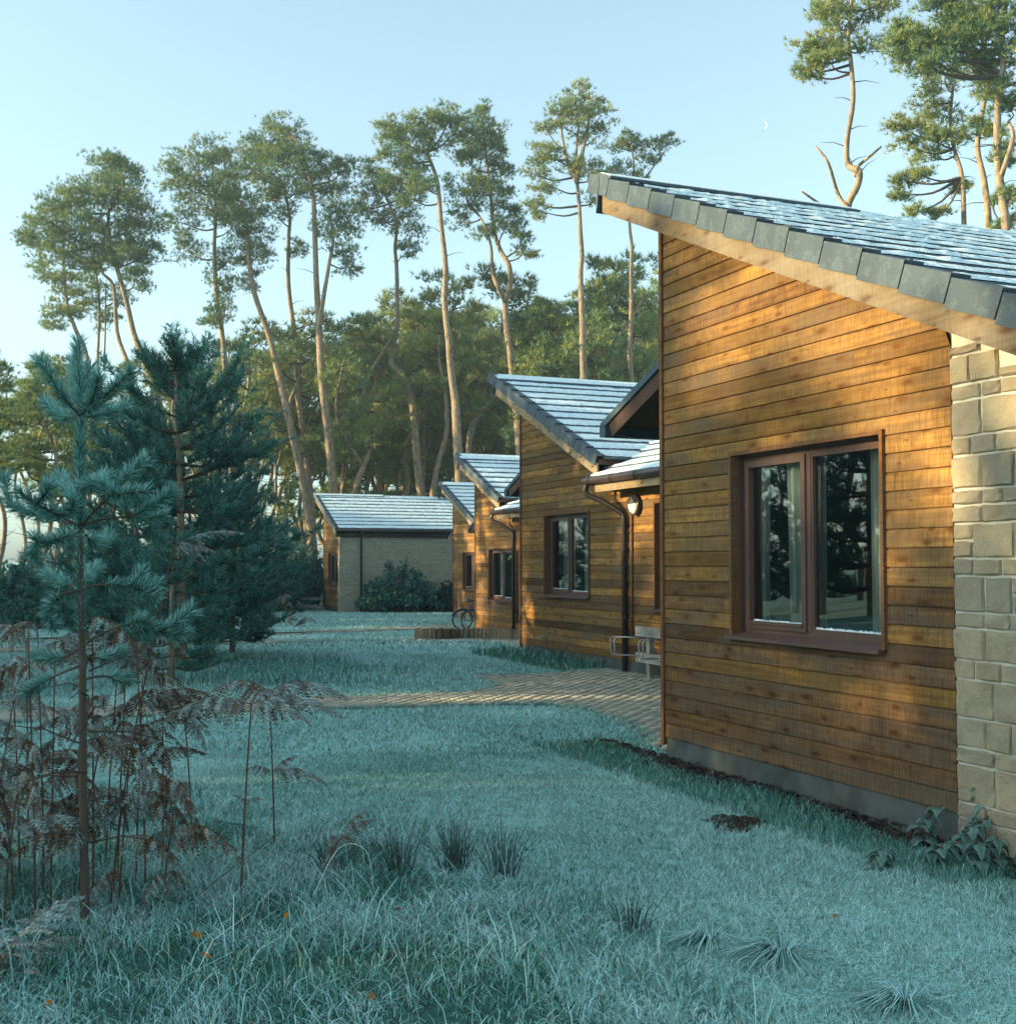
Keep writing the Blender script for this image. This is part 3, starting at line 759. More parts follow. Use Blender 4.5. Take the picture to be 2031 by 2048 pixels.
def traced_pine(label, D, trunk, r0, r1, blobs, forks=(), dens=1.0, bias=0.0, stubs=0, seed=0, group='tall pines standing behind the lodges', name='pine_tree', wid=0.026):
    g = np.random.default_rng(1000 + seed)
    if D > 49: D = D + 14; r0 *= 1.22; r1 *= 1.2
    r0 *= 0.82; r1 *= 0.85
    dens *= 0.9 if seed > 3 else 1.15
    P = [at(x, y, D) for x, y in trunk]
    for i in range(len(P)): P[i][1] += 0.35*math.sin(i*1.7 + seed)
    base = P[0].copy(); gh = float(gz(base[0], D))
    if base[2] > gh: P = [np.array([base[0] + (P[0][0]-P[1][0])*0.15, P[0][1], gh-0.1])] + P
    o = np.array([P[0][0], P[0][1], gh])
    root = empty(name, o); tag(root, label, 'tree', group)
    cp = curve_pts(rel(P, o), 4)
    t = MB(); rad = list(np.linspace(r0, r1, len(cp))); rad[0] *= 1.35
    t.tube(cp, rad, 10)
    stems = list(cp[len(cp)//2:])
    for fk in forks:
        Q = [at(x, y, D) for x, y, *_ in fk]
        for i in range(1, len(Q)): Q[i][1] += 0.5*g.normal()
        cq = curve_pts(rel(Q, o), 4); t.tube(cq, list(np.linspace(r0*0.55, r1*0.7, len(cq))), 8); stems += list(cq)
    t.build('trunk', M['bark'], root, True)
    px = 1.06/2420*D
    bl = []
    for (x, y, rx, ry) in blobs:
        c = at(x, y, D); c[1] += g.uniform(-0.8, 0.8)*rx*px
        bl.append((c - o, (rx*px*1.08, rx*px, ry*px*1.1)))
    V, F, C, br = crown_geometry(bl, stems, g, dens, bias=bias, wid=wid)
    for i in range(stubs):     # dead side twigs on the bare stem
        k = int(len(cp)*(0.35 + 0.45*i/max(1, stubs))); p = cp[min(k, len(cp)-1)]; sgn = -1 if i % 2 else 1
        e = p + np.array([sgn*g.uniform(0.3, 1.1), g.normal(0, 0.4), g.uniform(-0.1, 0.5)])
        br.tube([p, (p+e)/2 + np.array([0, 0, 0.08]), e], [0.025, 0.015, 0.006], 4, False)
    tag(br.build('branches', M['twig'], root), kind='stuff')
    mesh_tris('crown', V, F, M['needles'], root, col=C)
    return root

# ------------------------------------------------------------------ the tall pines, left to right
traced_pine('broad leftmost pine with a dense rounded crown on two bent stems', 52,
    [(318, 900), (305, 790), (290, 725), (268, 670), (248, 624), (238, 565), (224, 507), (207, 459), (200, 400)], 0.24, 0.08,
    [(210, 310, 34, 18), (235, 330, 40, 24), (180, 360, 60, 32), (235, 375, 52, 34), (130, 385, 45, 28), (95, 420, 40, 28), (150, 430, 55, 36),
     (210, 430, 55, 36), (265, 410, 35, 30), (120, 480, 45, 32), (170, 490, 50, 32), (240, 480, 40, 32), (60, 455, 28, 18), (275, 470, 26, 26), (260, 530, 26, 26)],
    forks=[[(243, 690), (216, 625), (215, 541), (197, 513), (190, 440)]], dens=1.15, bias=0.05, seed=1)
traced_pine('thin leaning pine at the far left edge of the tall row', 56,
    [(165, 720), (145, 624), (131, 586), (119, 520), (117, 480), (125, 420)], 0.15, 0.05,
    [(95, 510, 30, 26), (130, 540, 28, 24), (110, 580, 26, 20), (100, 610, 24, 18), (150, 590, 24, 20)], dens=0.9, bias=0.15, seed=2)
traced_pine('slim straight pine between the bent stems of the leftmost clump', 58,
    [(190, 760), (188, 690), (187, 580), (176, 500), (172, 440)], 0.12, 0.05,
    [(165, 560, 26, 30), (200, 600, 22, 24), (175, 520, 30, 22), (225, 560, 20, 24)], forks=[[(196, 700), (204, 620), (200, 540)]], dens=0.8, bias=0.1, seed=3)
traced_pine('upright pine with needles wrapped around its stem, left of the leaning trunk', 55,
    [(440, 900), (430, 760), (418, 640), (408, 560), (407, 470), (407, 400), (398, 330)], 0.2, 0.07,
    [(405, 290, 34, 22), (370, 320, 46, 30), (425, 330, 42, 34), (345, 355, 36, 26), (390, 375, 50, 32), (440, 385, 40, 34), (330, 335, 22, 22),
     (345, 420, 38, 26), (445, 430, 36, 28), (350, 470, 38, 20), (415, 520, 24, 34), (420, 570, 22, 34), (400, 600, 18, 24), (440, 480, 34, 28)], dens=1.05, bias=0.05, stubs=5, seed=4)
traced_pine('long leaning pine whose trunk slants down beside the far stone lodge', 54,
    [(592, 1050), (584, 985), (575, 930), (560, 850), (542, 770), (520, 690), (507, 634), (482, 555), (470, 486), (464, 434), (455, 380)], 0.30, 0.09,
    [(460, 400, 38, 34), (480, 440, 32, 30), (430, 360, 36, 30), (485, 480, 26, 26), (475, 530, 18, 22)], dens=1.0, stubs=6, seed=5)
traced_pine('straight bare-stemmed pine with a small high crown, right of the leaning trunk', 57,
    [(590, 1000), (582, 920), (570, 800), (565, 755), (556, 650), (551, 607), (545, 538), (546, 452), (545, 410), (535, 350)], 0.23, 0.08,
    [(520, 320, 40, 30), (500, 350, 36, 28), (545, 370, 40, 30), (520, 400, 36, 24), (470, 310, 28, 20), (490, 290, 28, 20), (560, 470, 18, 16)], dens=1.0, stubs=6, seed=6)
traced_pine('tallest pine of the left group, forked halfway up above the far lodge roof', 53,
    [(628, 960), (622, 860), (613, 755), (606, 690), (600, 617), (598, 560), (598, 520), (593, 417), (588, 360), (578, 310), (562, 272), (540, 245)], 0.27, 0.07,
    [(530, 232, 30, 16), (545, 250, 34, 18), (515, 265, 44, 20), (560, 285, 40, 24), (490, 285, 34, 18), (545, 315, 44, 28), (580, 340, 34, 30), (600, 300, 26, 18),
     (620, 330, 34, 28), (645, 320, 28, 26), (640, 370, 40, 32), (660, 410, 28, 30), (615, 420, 30, 24), (645, 460, 34, 28), (655, 500, 24, 18)],
    forks=[[(602, 620), (612, 570), (624, 503), (628, 450), (620, 400)]], dens=1.0, stubs=6, seed=7)
traced_pine('crooked pine with an S-bend low in its trunk, fifth along the row', 56,
    [(800, 985), (790, 900), (784, 820), (778, 770), (771, 731), (755, 705), (739, 688), (740, 655), (748, 619), (750, 555), (748, 501), (744, 465), (748, 425), (738, 395), (722, 360)], 0.27, 0.06,
    [(715, 325, 32, 22), (700, 350, 30, 24), (735, 360, 36, 26), (690, 385, 24, 18), (755, 395, 34, 26), (720, 405, 34, 18), (772, 440, 26, 28), (770, 478, 20, 12), (770, 330, 26, 22), (782, 352, 24, 22)], dens=0.95, stubs=6, seed=8)
traced_pine('umbrella-crowned pine with a long bare trunk and short dead snags', 51,
    [(868, 940), (864, 850), (860, 780), (857, 749), (850, 690), (847, 645), (838, 566), (840, 501), (832, 422), (827, 357), (818, 318), (804, 285)], 0.29, 0.08,
    [(735, 240, 26, 14), (745, 262, 32, 16), (775, 268, 36, 20), (795, 240, 36, 18), (825, 225, 32, 16), (850, 215, 34, 18), (865, 240, 30, 20), (815, 265, 32, 18), (745, 300, 32, 18), (780, 305, 30, 18),
     (735, 335, 22, 18), (800, 350, 26, 22), (775, 372, 22, 16)], dens=1.15, bias=0.06, stubs=11, seed=9)
traced_pine('forked pine with a narrow spiky top beside the umbrella-crowned one', 53,
    [(985, 940), (978, 820), (972, 760), (967, 709), (962, 660), (956, 627), (953, 569), (962, 537), (960, 504), (944, 472), (931, 429), (926, 371), (919, 314), (911, 249), (910, 210)], 0.27, 0.05,
    [(909, 198, 11, 14), (910, 225, 18, 18), (905, 255, 32, 22), (932, 250, 22, 18), (885, 270, 28, 20), (915, 290, 38, 22), (942, 275, 16, 18), (885, 310, 34, 22), (930, 325, 34, 22), (945, 310, 20, 16), (870, 340, 30, 18), (905, 350, 36, 20), (945, 360, 30, 16),
     (880, 385, 34, 18), (925, 385, 34, 18), (860, 412, 22, 16), (965, 400, 18, 14), (955, 430, 30, 20), (985, 440, 24, 20), (990, 475, 22, 16), (910, 440, 22, 16)],
    forks=[[(953, 569), (936, 540), (928, 510), (926, 465), (912, 425), (897, 395)]], dens=1.0, seed=10)
traced_pine('tall pine with a sparse golden top just left of the nearest roof', 50,
    [(1106, 900), (1104, 800), (1102, 716), (1099, 660), (1098, 609), (1095, 519), (1098, 480), (1094, 440), (1092, 390), (1089, 336), (1087, 285), (1092, 230), (1096, 180)], 0.25, 0.04,
    [(1092, 170, 26, 14), (1070, 190, 28, 16), (1115, 190, 28, 18), (1090, 210, 36, 20), (1055, 220, 24, 18), (1130, 225, 24, 22), (1075, 245, 36, 18), (1120, 260, 28, 20), (1030, 250, 20, 14),
     (1015, 290, 22, 22), (1040, 300, 30, 22), (1070, 310, 32, 18), (1105, 320, 32, 18), (1010, 325, 22, 18), (1130, 330, 18, 16), (1005, 375, 18, 22), (1030, 350, 24, 16), (1125, 370, 18, 20), (1020, 400, 16, 14)],
    forks=[[(1089, 336), (1098, 290), (1110, 230), (1115, 190)], [(1089, 345), (1070, 300), (1062, 250), (1058, 215)]], dens=0.8, bias=0.22, seed=11, wid=0.028)
traced_pine('slim wavy pine whose twin tops rise beside the tip of the nearest roof', 52,
    [(1194, 900), (1193, 800), (1192, 727), (1187, 680), (1188, 645), (1192, 573), (1190, 520), (1190, 465), (1188, 422), (1192, 360), (1195, 321), (1190, 275)], 0.20, 0.04,
    [(1185, 262, 20, 16), (1170, 280, 18, 14), (1205, 270, 18, 14), (1240, 275, 26, 14), (1262, 268, 18, 10), (1225, 300, 22, 14), (1175, 320, 22, 14), (1150, 330, 18, 12), (1205, 335, 18, 10)],
    forks=[[(1192, 370), (1210, 345), (1225, 325), (1250, 285)]], dens=0.8, bias=0.05, seed=12)
# pines beyond the nearest roof
traced_pine('lone slender pine with a bent trunk rising over the nearest roof', 44,
    [(1600, 520), (1601, 395), (1614, 353), (1616, 325), (1603, 306), (1600, 259), (1604, 197), (1604, 123), (1605, 62), (1606, 0), (1608, -70)], 0.19, 0.06,
    [(1585, 35, 44, 18), (1560, 20, 36, 16), (1630, 20, 46, 16), (1660, 10, 30, 14), (1590, -20, 50, 22), (1625, -60, 45, 25), (1560, 70, 38, 14), (1525, 82, 26, 12), (1540, 100, 22, 10), (1635, 82, 30, 12), (1560, 120, 32, 12), (1520, 122, 24, 8), (1535, 138, 26, 9), (1580, 95, 24, 12)],
    forks=[[(1600, 395), (1585, 360), (1555, 315), (1535, 280)], [(1600, 395), (1570, 378), (1515, 357)], [(1614, 330), (1622, 308), (1645, 290), (1672, 265)]], dens=1.0, bias=0.25, stubs=8, seed=13, group='pines beyond the nearest roof')
traced_pine('dark-stemmed pine with spreading drooping boughs over the nearest roof', 46,
    [(1824, 520), (1818, 427), (1808, 340), (1801, 279), (1798, 222), (1795, 160)], 0.15, 0.06,
    [(1780, 150, 40, 26), (1750, 185, 36, 20), (1790, 210, 36, 22), (1740, 225, 30, 14), (1760, 260, 40, 16), (1800, 265, 30, 18), (1715, 270, 26, 10), (1755, 290, 36, 12), (1740, 330, 32, 10), (1705, 340, 20, 10), (1700, 365, 18, 12), (1730, 400, 18, 10), (1775, 405, 16, 9), (1690, 235, 18, 12), (1810, 355, 18, 14)],
    dens=1.0, bias=0.25, stubs=6, seed=14, group='pines beyond the nearest roof')
traced_pine('orange-stemmed forked pine near the right edge of the view', 43,
    [(1862, 560), (1858, 434), (1853, 345), (1850, 271), (1856, 200), (1860, 130)], 0.19, 0.08,
    [(1840, 90, 44, 30), (1800, 70, 40, 26), (1860, 150, 30, 20), (1830, 130, 32, 18), (1850, 240, 14, 14), (1875, 250, 20, 10)],
    forks=[[(1858, 400), (1872, 360), (1880, 320), (1886, 290)]], dens=1.1, bias=0.15, stubs=6, seed=15, group='pines beyond the nearest roof')
traced_pine('big dark-crowned pine filling the top right corner', 41,
    [(1892, 560), (1890, 437), (1887, 321), (1887, 222), (1880, 160), (1887, 128), (1897, 74), (1900, 0)], 0.21, 0.09,
    [(1700, 90, 34, 22), (1730, 110, 40, 26), (1720, 70, 34, 16), (1770, 90, 46, 30), (1800, 40, 50, 30), (1850, 60, 54, 36), (1840, 10, 60, 30), (1780, 5, 40, 24), (1900, 30, 50, 40), (1760, 130, 34, 18), (1890, 110, 36, 26), (1870, 170, 24, 18), (1910, 200, 26, 26), (1905, 280, 26, 30), (1910, 380, 26, 26), (1895, 420, 24, 16), (1930, 120, 50, 60), (1700, 45, 22, 10), (1820, -40, 80, 30), (1910, -40, 60, 40)],
    forks=[[(1889, 330), (1898, 270), (1912, 220)]], dens=1.25, bias=0.05, stubs=5, seed=16, group='pines beyond the nearest roof')

# ------------------------------------------------------------------ pines of the wood behind: a few kinds, copied
def proto_pine(seed, H, crown_from, spread, bend, r0, nblob, bias=0.0, dens=0.9):
    g = np.random.default_rng(seed)
    root = empty('wood_pine')
    n = 7; P = [np.array([0, 0, -0.1])]
    x = y = 0.0
    for i in range(1, n+1):
        x += g.normal(0, bend); y += g.normal(0, bend); P.append(np.array([x, y, H*0.93*i/n]))
    cp = curve_pts(P, 4); t = MB(); t.tube(cp, list(np.linspace(r0, 0.05, len(cp))), 8)
    if g.random() < 0.6:
        s = cp[len(cp)//2]; e = s + np.array([g.normal(0, 0.9), g.normal(0, 0.9), H*0.36]); cq = curve_pts([s, (s+e)/2 + g.normal(0, 0.3, 3), e], 5)
        t.tube(cq, list(np.linspace(r0*0.55, 0.04, len(cq))), 6); stems = list(cp[len(cp)//3:]) + list(cq)
    else: stems = list(cp[len(cp)//3:])
    t.build('trunk', M['bark'], root, True)
    bl = []
    for i in range(nblob):
        h = crown_from + (1-crown_from)*(i+0.5)/nblob; h = min(h, 0.985)
        sp = spread*(0.35 + 0.65*math.sin(math.pi*min(1, (h-crown_from)/(1-crown_from)*0.85 + 0.12)))
        a = g.uniform(0, 2*math.pi); s = cp[int(h*0.97*(len(cp)-1))]
        r = g.uniform(0.55, 1.0)*spread*0.5
        bl.append((np.array([s[0] + sp*math.cos(a)*0.7, s[1] + sp*math.sin(a)*0.7, H*h]), (r, r, r*g.uniform(0.45, 0.7))))
    V, F, C, br = crown_geometry(bl, stems, g, dens, bias=bias, tuft_len=0.26, wid=0.032, k=10)
    for i in range(9):
        p = cp[int(len(cp)*g.uniform(0.2, 0.7))]; e = p + np.array([g.normal(0, 0.8), g.normal(0, 0.8), g.uniform(-0.1, 0.5)])
        br.tube([p, (p+e)/2, e], [0.025, 0.015, 0.006], 3, False)
    tag(br.build('branches', M['twig'], root), kind='stuff')
    mesh_tris('crown', V, F, M['needles'], root, col=C)
    return root

protos = [proto_pine(21, 12.5, 0.58, 1.8, 0.30, 0.15, 17, 0.26, 0.6), proto_pine(22, 11.0, 0.5, 1.7, 0.38, 0.13, 17, 0.16, 0.6), proto_pine(23, 14.0, 0.6, 1.8, 0.34, 0.17, 17, 0.12, 0.6),
          proto_pine(24, 11.0, 0.52, 1.7, 0.45, 0.13, 15, 0.12, 0.6), proto_pine(25, 13.0, 0.55, 1.7, 0.42, 0.16, 16, 0.15, 0.8), proto_pine(26, 10.5, 0.30, 1.5, 0.40, 0.10, 15, 0.18, 0.6)]
used = [False]*len(protos)
def place_pine(k, x, y, s=1.0, rz=None, label=None, group=None, tilt=0.0, name=None):
    o = protos[k] if not used[k] else copy_tree(protos[k]); used[k] = True
    o.location = (x, y, float(gz(x, y))); o.rotation_euler = (R.uniform(-tilt, tilt), R.uniform(-tilt, tilt), R.uniform(0, 6.28) if rz is None else rz)
    o.scale = (s, s, s*R.uniform(0.94, 1.06))
    tag(o, label, 'tree', group)
    return o
def px_at(x, D): return (x*1.06 - 1015.5)/2420*D
WHERE = [(500, 'left of the long leaning trunk'), (600, 'behind the long leaning trunk'), (680, 'behind the left half of the far lodge roof'), (760, 'behind the crooked S-bend pine'), (860, 'between the crooked and the umbrella-crowned pine'), (950, 'between the umbrella-crowned and the spiky-topped pine'), (1060, 'behind the second lodge ridge'), (1160, 'behind the golden-topped pine'), (9999, 'close to the nearest gable corner')]
WG = 'pines of the wood behind the lodges'
# (x in the picture, distance, kind, scale): sunlit mid-height pines first
for (x, D, k, s) in [(700, 64, 1, 0.92), (735, 66, 0, 0.86), (815, 65, 0, 0.88), (900, 66, 4, 0.9), (960, 70, 2, 0.72), (1045, 64, 1, 0.98), (1010, 72, 3, 1.0), (1140, 62, 0, 0.95),
                     (1215, 63, 1, 1.05), (640, 68, 3, 0.9), (590, 72, 1, 0.85), (530, 66, 3, 0.95), (480, 72, 0, 0.75), (440, 68, 3, 0.9), (385, 74, 1, 0.85),
                     (660, 76, 2, 0.8), (770, 78, 3, 1.15), (870, 80, 2, 0.8), (1080, 80, 2, 0.85), (1190, 80, 4, 0.9), (560, 80, 2, 0.7), (500, 84, 3, 1.0),
                     (720, 88, 1, 0.9), (1000, 90, 1, 1.0), (690, 96, 3, 1.2), (950, 100, 3, 1.3), (1230, 96, 3, 1.3), (745, 74, 4, 0.75), (620, 70, 5, 0.95), (672, 75, 5, 1.0), (725, 79, 5, 1.05), (758, 71, 5, 0.85), (800, 76, 5, 1.0), (842, 72, 5, 0.9), (888, 82, 5, 1.1), (915, 73, 5, 0.95), (948, 76, 5, 1.0), (978, 83, 5, 1.1), (1020, 76, 5, 1.0), (1062, 78, 5, 1.05), (1095, 70, 5, 0.9), (1128, 79, 5, 1.1), (1158, 74, 5, 1.05), (1205, 77, 5, 1.1), (575, 69, 5, 0.8), (520, 76, 5, 0.85), (455, 70, 5, 0.8), (415, 76, 5, 0.85), (700, 92, 5, 1.2), (820, 96, 5, 1.25), (940, 95, 5, 1.25), (1090, 97, 5, 1.3), (600, 94, 5, 1.15), (655, 72, 0, 0.8), (785, 70, 4, 0.85), (880, 74, 1, 0.85), (925, 84, 0, 0.85), (990, 68, 4, 0.8), (1075, 72, 0, 0.85), (1110, 76, 4, 0.95), (1180, 88, 0, 1.0), (605, 78, 4, 0.75), (540, 74, 4, 0.7), (460, 78, 4, 0.72), (710, 82, 0, 0.9), (835, 86, 4, 0.95), (760, 94, 2, 0.8), (900, 92, 4, 0.95), (1035, 84, 4, 0.95), (1130, 92, 1, 1.1), (650, 90, 1, 0.95), (680, 70, 4, 0.72), (1260, 84, 3, 1.2)]:
    WL = 'pine of the %s wood %s' % ('nearer' if D < 70 else ('middle' if D < 86 else 'farthest'), next(t for e, t in WHERE if x < e))
    place_pine(k, px_at(x, D), D+6, s*1.68, label=WL, group=WG, tilt=0.05)
LL = 'hazy pine standing far off at the left edge of the clearing'
LG = 'pines at the left edge of the clearing'
for (x, D, k, s) in [(50, 46, 1, 0.66), (90, 50, 3, 0.72), (10, 52, 3, 0.75), (130, 60, 3, 0.85), (25, 64, 0, 0.7), (170, 62, 1, 0.75), (230, 66, 3, 0.95), (290, 64, 3, 0.9), (330, 70, 1, 0.8), (-40, 48, 1, 0.8), (70, 72, 3, 0.9), (200, 78, 3, 1.0), (260, 80, 1, 0.8), (360, 84, 3, 1.0), (120, 84, 3, 1.0)]:
    place_pine(k, px_at(x, D), D, s*1.3, label=LL, group=LG, tilt=0.03)
# ------------------------------------------------------------------ young pines built shoot by shoot
FROSTY = np.array([(0.028, 0.095, 0.070), (0.055, 0.175, 0.14), (0.14, 0.33, 0.29), (0.36, 0.60, 0.57)])
def frost_col(t):
    t = np.clip(t, 0, 0.999)*3; i = t.astype(int); f = (t-i)[:, None]
    return FROSTY[i]*(1-f) + FROSTY[np.minimum(i+1, 3)]*f

def shoot_needles(path, n, L, w, g, frost=0.45, a0=0.0, simple=False):
    """needles along a shoot, swept forward, from fraction a0 to the tip"""
    P = np.array(path); seg = np.linalg.norm(np.diff(P, axis=0), axis=1); cum = np.concatenate([[0], np.cumsum(seg)])
    t = g.uniform(a0, 1.0, n)*cum[-1]
    C = np.stack([np.interp(t, cum, P[:, i]) for i in range(3)], -1)
    i = np.clip(np.searchsorted(cum, t)-1, 0, len(seg)-1); D = unit(np.diff(P, axis=0))[i]
    side = unit(np.cross(D, g.normal(0, 1, (n, 3))))
    A = unit(D*g.uniform(0.35, 0.95, (n, 1)) + side*g.uniform(0.6, 0.95, (n, 1)) + np.array([0, 0, 0.12]))
    ln = L*g.uniform(0.7, 1.15, (n, 1)); Pp = unit(np.cross(A, g.normal(0, 1, (n, 3))))
    if simple:
        V = np.stack([C+Pp*w*0.5, C-Pp*w*0.5, C+A*ln], 1).reshape(-1, 3)
        tone = np.clip(g.normal(frost, 0.2, n) + 0.25*A[:, 2], 0, 1)
        return V, np.arange(3*n).reshape(-1, 3), np.repeat(frost_col(tone), 3, 0)
    mid = C + A*ln*0.55 + D*0.004
    V = np.stack([C+Pp*w*0.4, C-Pp*w*0.4, mid+Pp*w*0.55, mid-Pp*w*0.55, C+A*ln+D*ln*0.08], 1)
    F = (np.array([(0, 1, 2), (1, 3, 2), (2, 3, 4)])[None] + 5*np.arange(n)[:, None, None]).reshape(-1, 3)
    tone = np.clip(g.normal(frost, 0.27, n) + 0.24*A[:, 2], 0, 1)
    c = np.repeat(frost_col(tone), 5, 0)
    c[4::5] = np.minimum(c[4::5]*1.35 + 0.03, 0.8)
    return V.reshape(-1, 3), F, c

def join(parts):
    V = []; F = []; C = []; n = 0
    for v, f, c in parts: V.append(v); F.append(f+n); C.append(c); n += len(v)
    return np.concatenate(V), np.concatenate(F), np.concatenate(C)

# the sapling in the foreground: traced stem and whorls
def zs(a, b, dy=0.0):
    x = a/2.901; y = b/2.901 + 566
    p = at(x, y, 6.0); s = (6.0+dy)/6.0
    return np.array([p[0]*s, 6.0+dy, CAM_Z + (p[2]-CAM_Z)*s])
g = np.random.default_rng(77)
so = np.array([*at(160, 1750, 6.0)]); so[2] = 0.0
root = empty('pine_sapling', so); tag(root, 'frosted young pine sapling in the left foreground, its shoots spread in whorls', 'tree')
stem = [so + np.array([0, 0, -0.05]), at(160, 1700, 6.0), at(157, 1500, 6.0), at(155, 1250, 6.0), at(152, 1100, 6.0), zs(437, 1240), zs(437, 900), zs(440, 620)]
b = MB(); cs = curve_pts(rel(stem, so), 4); b.tube(cs, list(np.linspace(0.025, 0.008, len(cs))), 9); b.build('trunk', M['twig'], root, True)
shoots = [  # picture points in the enlarged view, depth offsets, bare fraction
    ([(440, 620, 0), (430, 400, 0.0), (428, 225, 0)], 0.12), ([(440, 610, 0), (475, 470, 0.05), (495, 370, 0.08)], 0.15), ([(440, 610, 0), (410, 480, 0.18), (400, 330, 0.25)], 0.2),
    ([(440, 640, 0), (340, 520, -0.1), (215, 330, -0.2)], 0.18), ([(450, 620, 0), (580, 520, -0.12), (720, 395, -0.2)], 0.15), ([(450, 640, 0), (560, 630, 0.1), (680, 590, 0.2)], 0.15), ([(440, 630, 0), (340, 640, 0.2), (250, 560, 0.4)], 0.2), ([(440, 630, 0), (500, 560, -0.2), (540, 420, -0.35)], 0.2),
    ([(440, 1240, 0), (320, 1180, -0.1), (200, 1120, -0.2), (100, 1050, -0.25)], 0.25), ([(440, 1240, 0), (250, 1190, 0.1), (60, 1120, 0.15), (25, 970, 0.15)], 0.3), ([(200, 1120, -0.2), (250, 1060, -0.25), (270, 1010, -0.3)], 0.1), ([(320, 1180, -0.1), (390, 1150, -0.2), (400, 1090, -0.25)], 0.1),
    ([(440, 1240, 0), (540, 1130, -0.1), (620, 1060, -0.15), (700, 960, -0.2), (790, 880, -0.2)], 0.45), ([(600, 1075, -0.15), (680, 1060, -0.25), (800, 1050, -0.3)], 0.05), ([(600, 1075, -0.15), (540, 1000, -0.15), (460, 1030, -0.1)], 0.05), ([(600, 1075, -0.15), (560, 1000, 0), (590, 960, 0.1)], 0.05),
    ([(440, 1245, 0), (560, 1200, 0.05), (720, 1180, 0.1), (840, 1120, 0.12), (945, 1040, 0.12)], 0.55), ([(700, 1185, 0.1), (690, 1110, 0.1), (740, 1070, 0.1)], 0.1), ([(700, 1185, 0.1), (790, 1200, 0.2), (900, 1180, 0.25)], 0.1),
    ([(440, 1240, 0), (360, 1300, -0.3), (220, 1330, -0.5), (190, 1300, -0.55)], 0.3), ([(440, 1240, 0), (420, 1100, 0.35), (360, 1020, 0.6), (330, 960, 0.7)], 0.4), ([(440, 1240, 0), (500, 1320, 0.4), (560, 1330, 0.7), (600, 1280, 0.8)], 0.4), ([(220, 1330, -0.5), (180, 1390, -0.5), (210, 1420, -0.5)], 0.1),
    ([(440, 1590, 0), (540, 1560, -0.05), (700, 1570, -0.1), (860, 1560, -0.12)], 0.35), ([(700, 1570, -0.1), (760, 1530, -0.1), (770, 1490, -0.1)], 0.05), ([(720, 1575, -0.1), (800, 1600, -0.15), (850, 1640, -0.15)], 0.05), ([(440, 1590, 0), (320, 1620, -0.15), (265, 1720, -0.25), (290, 1780, -0.3)], 0.4), ([(440, 1590, 0), (480, 1500, 0.3), (540, 1470, 0.5)], 0.3), ([(440, 1590, 0), (330, 1540, 0.3), (240, 1500, 0.5)], 0.35),
    ([(445, 1900, 0), (550, 1830, -0.1), (700, 1780, -0.15), (880, 1810, -0.2), (1050, 1700, -0.2)], 0.45), ([(700, 1780, -0.15), (790, 1760, -0.2), (840, 1790, -0.2)], 0.1), ([(880, 1810, -0.2), (960, 1830, -0.2), (1010, 1800, -0.2)], 0.1), ([(445, 1900, 0), (330, 1960, 0.1), (200, 1950, 0.2)], 0.4), ([(445, 2000, 0), (300, 2060, -0.1), (140, 2150, -0.2)], 0.5), ([(445, 1950, 0), (560, 1960, 0.2), (680, 1930, 0.3)], 0.5), ([(445, 2080, 0), (560, 2060, 0.1), (700, 2080, 0.2)], 0.6)]
parts = []; tw = MB()
for pts, a0 in shoots:
    P = curve_pts(rel([zs(*q) for q in pts], so), 5)
    ln = np.linalg.norm(np.diff(np.array(P), axis=0), axis=1).sum()
    tw.tube(P, list(np.linspace(0.0075, 0.003, len(P))), 5)
    parts.append(shoot_needles(P, int(2000*ln*(1-a0)) + 50, 0.070, 0.0031, g, 0.52, a0))
P = rel([zs(437, 1245), zs(437, 900), zs(440, 620)], so); parts.append(shoot_needles(P, 1500, 0.060, 0.0034, g, 0.4, 0.0))
P = rel([at(155, 1250, 6.0), zs(437, 1600), zs(437, 1245)], so); parts.append(shoot_needles(P, 500, 0.055, 0.0032, g, 0.35, 0.2))
for i in range(16):   # dead lower twigs
    h = g.uniform(0.35, 1.25); a = g.uniform(0, 6.28); p = np.array([0, 0, h]); e = p + np.array([math.cos(a)*g.uniform(.2, .5), math.sin(a)*.4, g.uniform(-.15, .1)])
    tw.tube([p, (p+e)/2 + np.array([0, 0, 0.03]), e], [0.005, 0.004, 0.002], 4)
tag(tw.build('branches', M['twig'], root, True), kind='stuff')
V, F, C = join(parts); mesh_tris('needles', V, F, M['needles'], root, col=C)

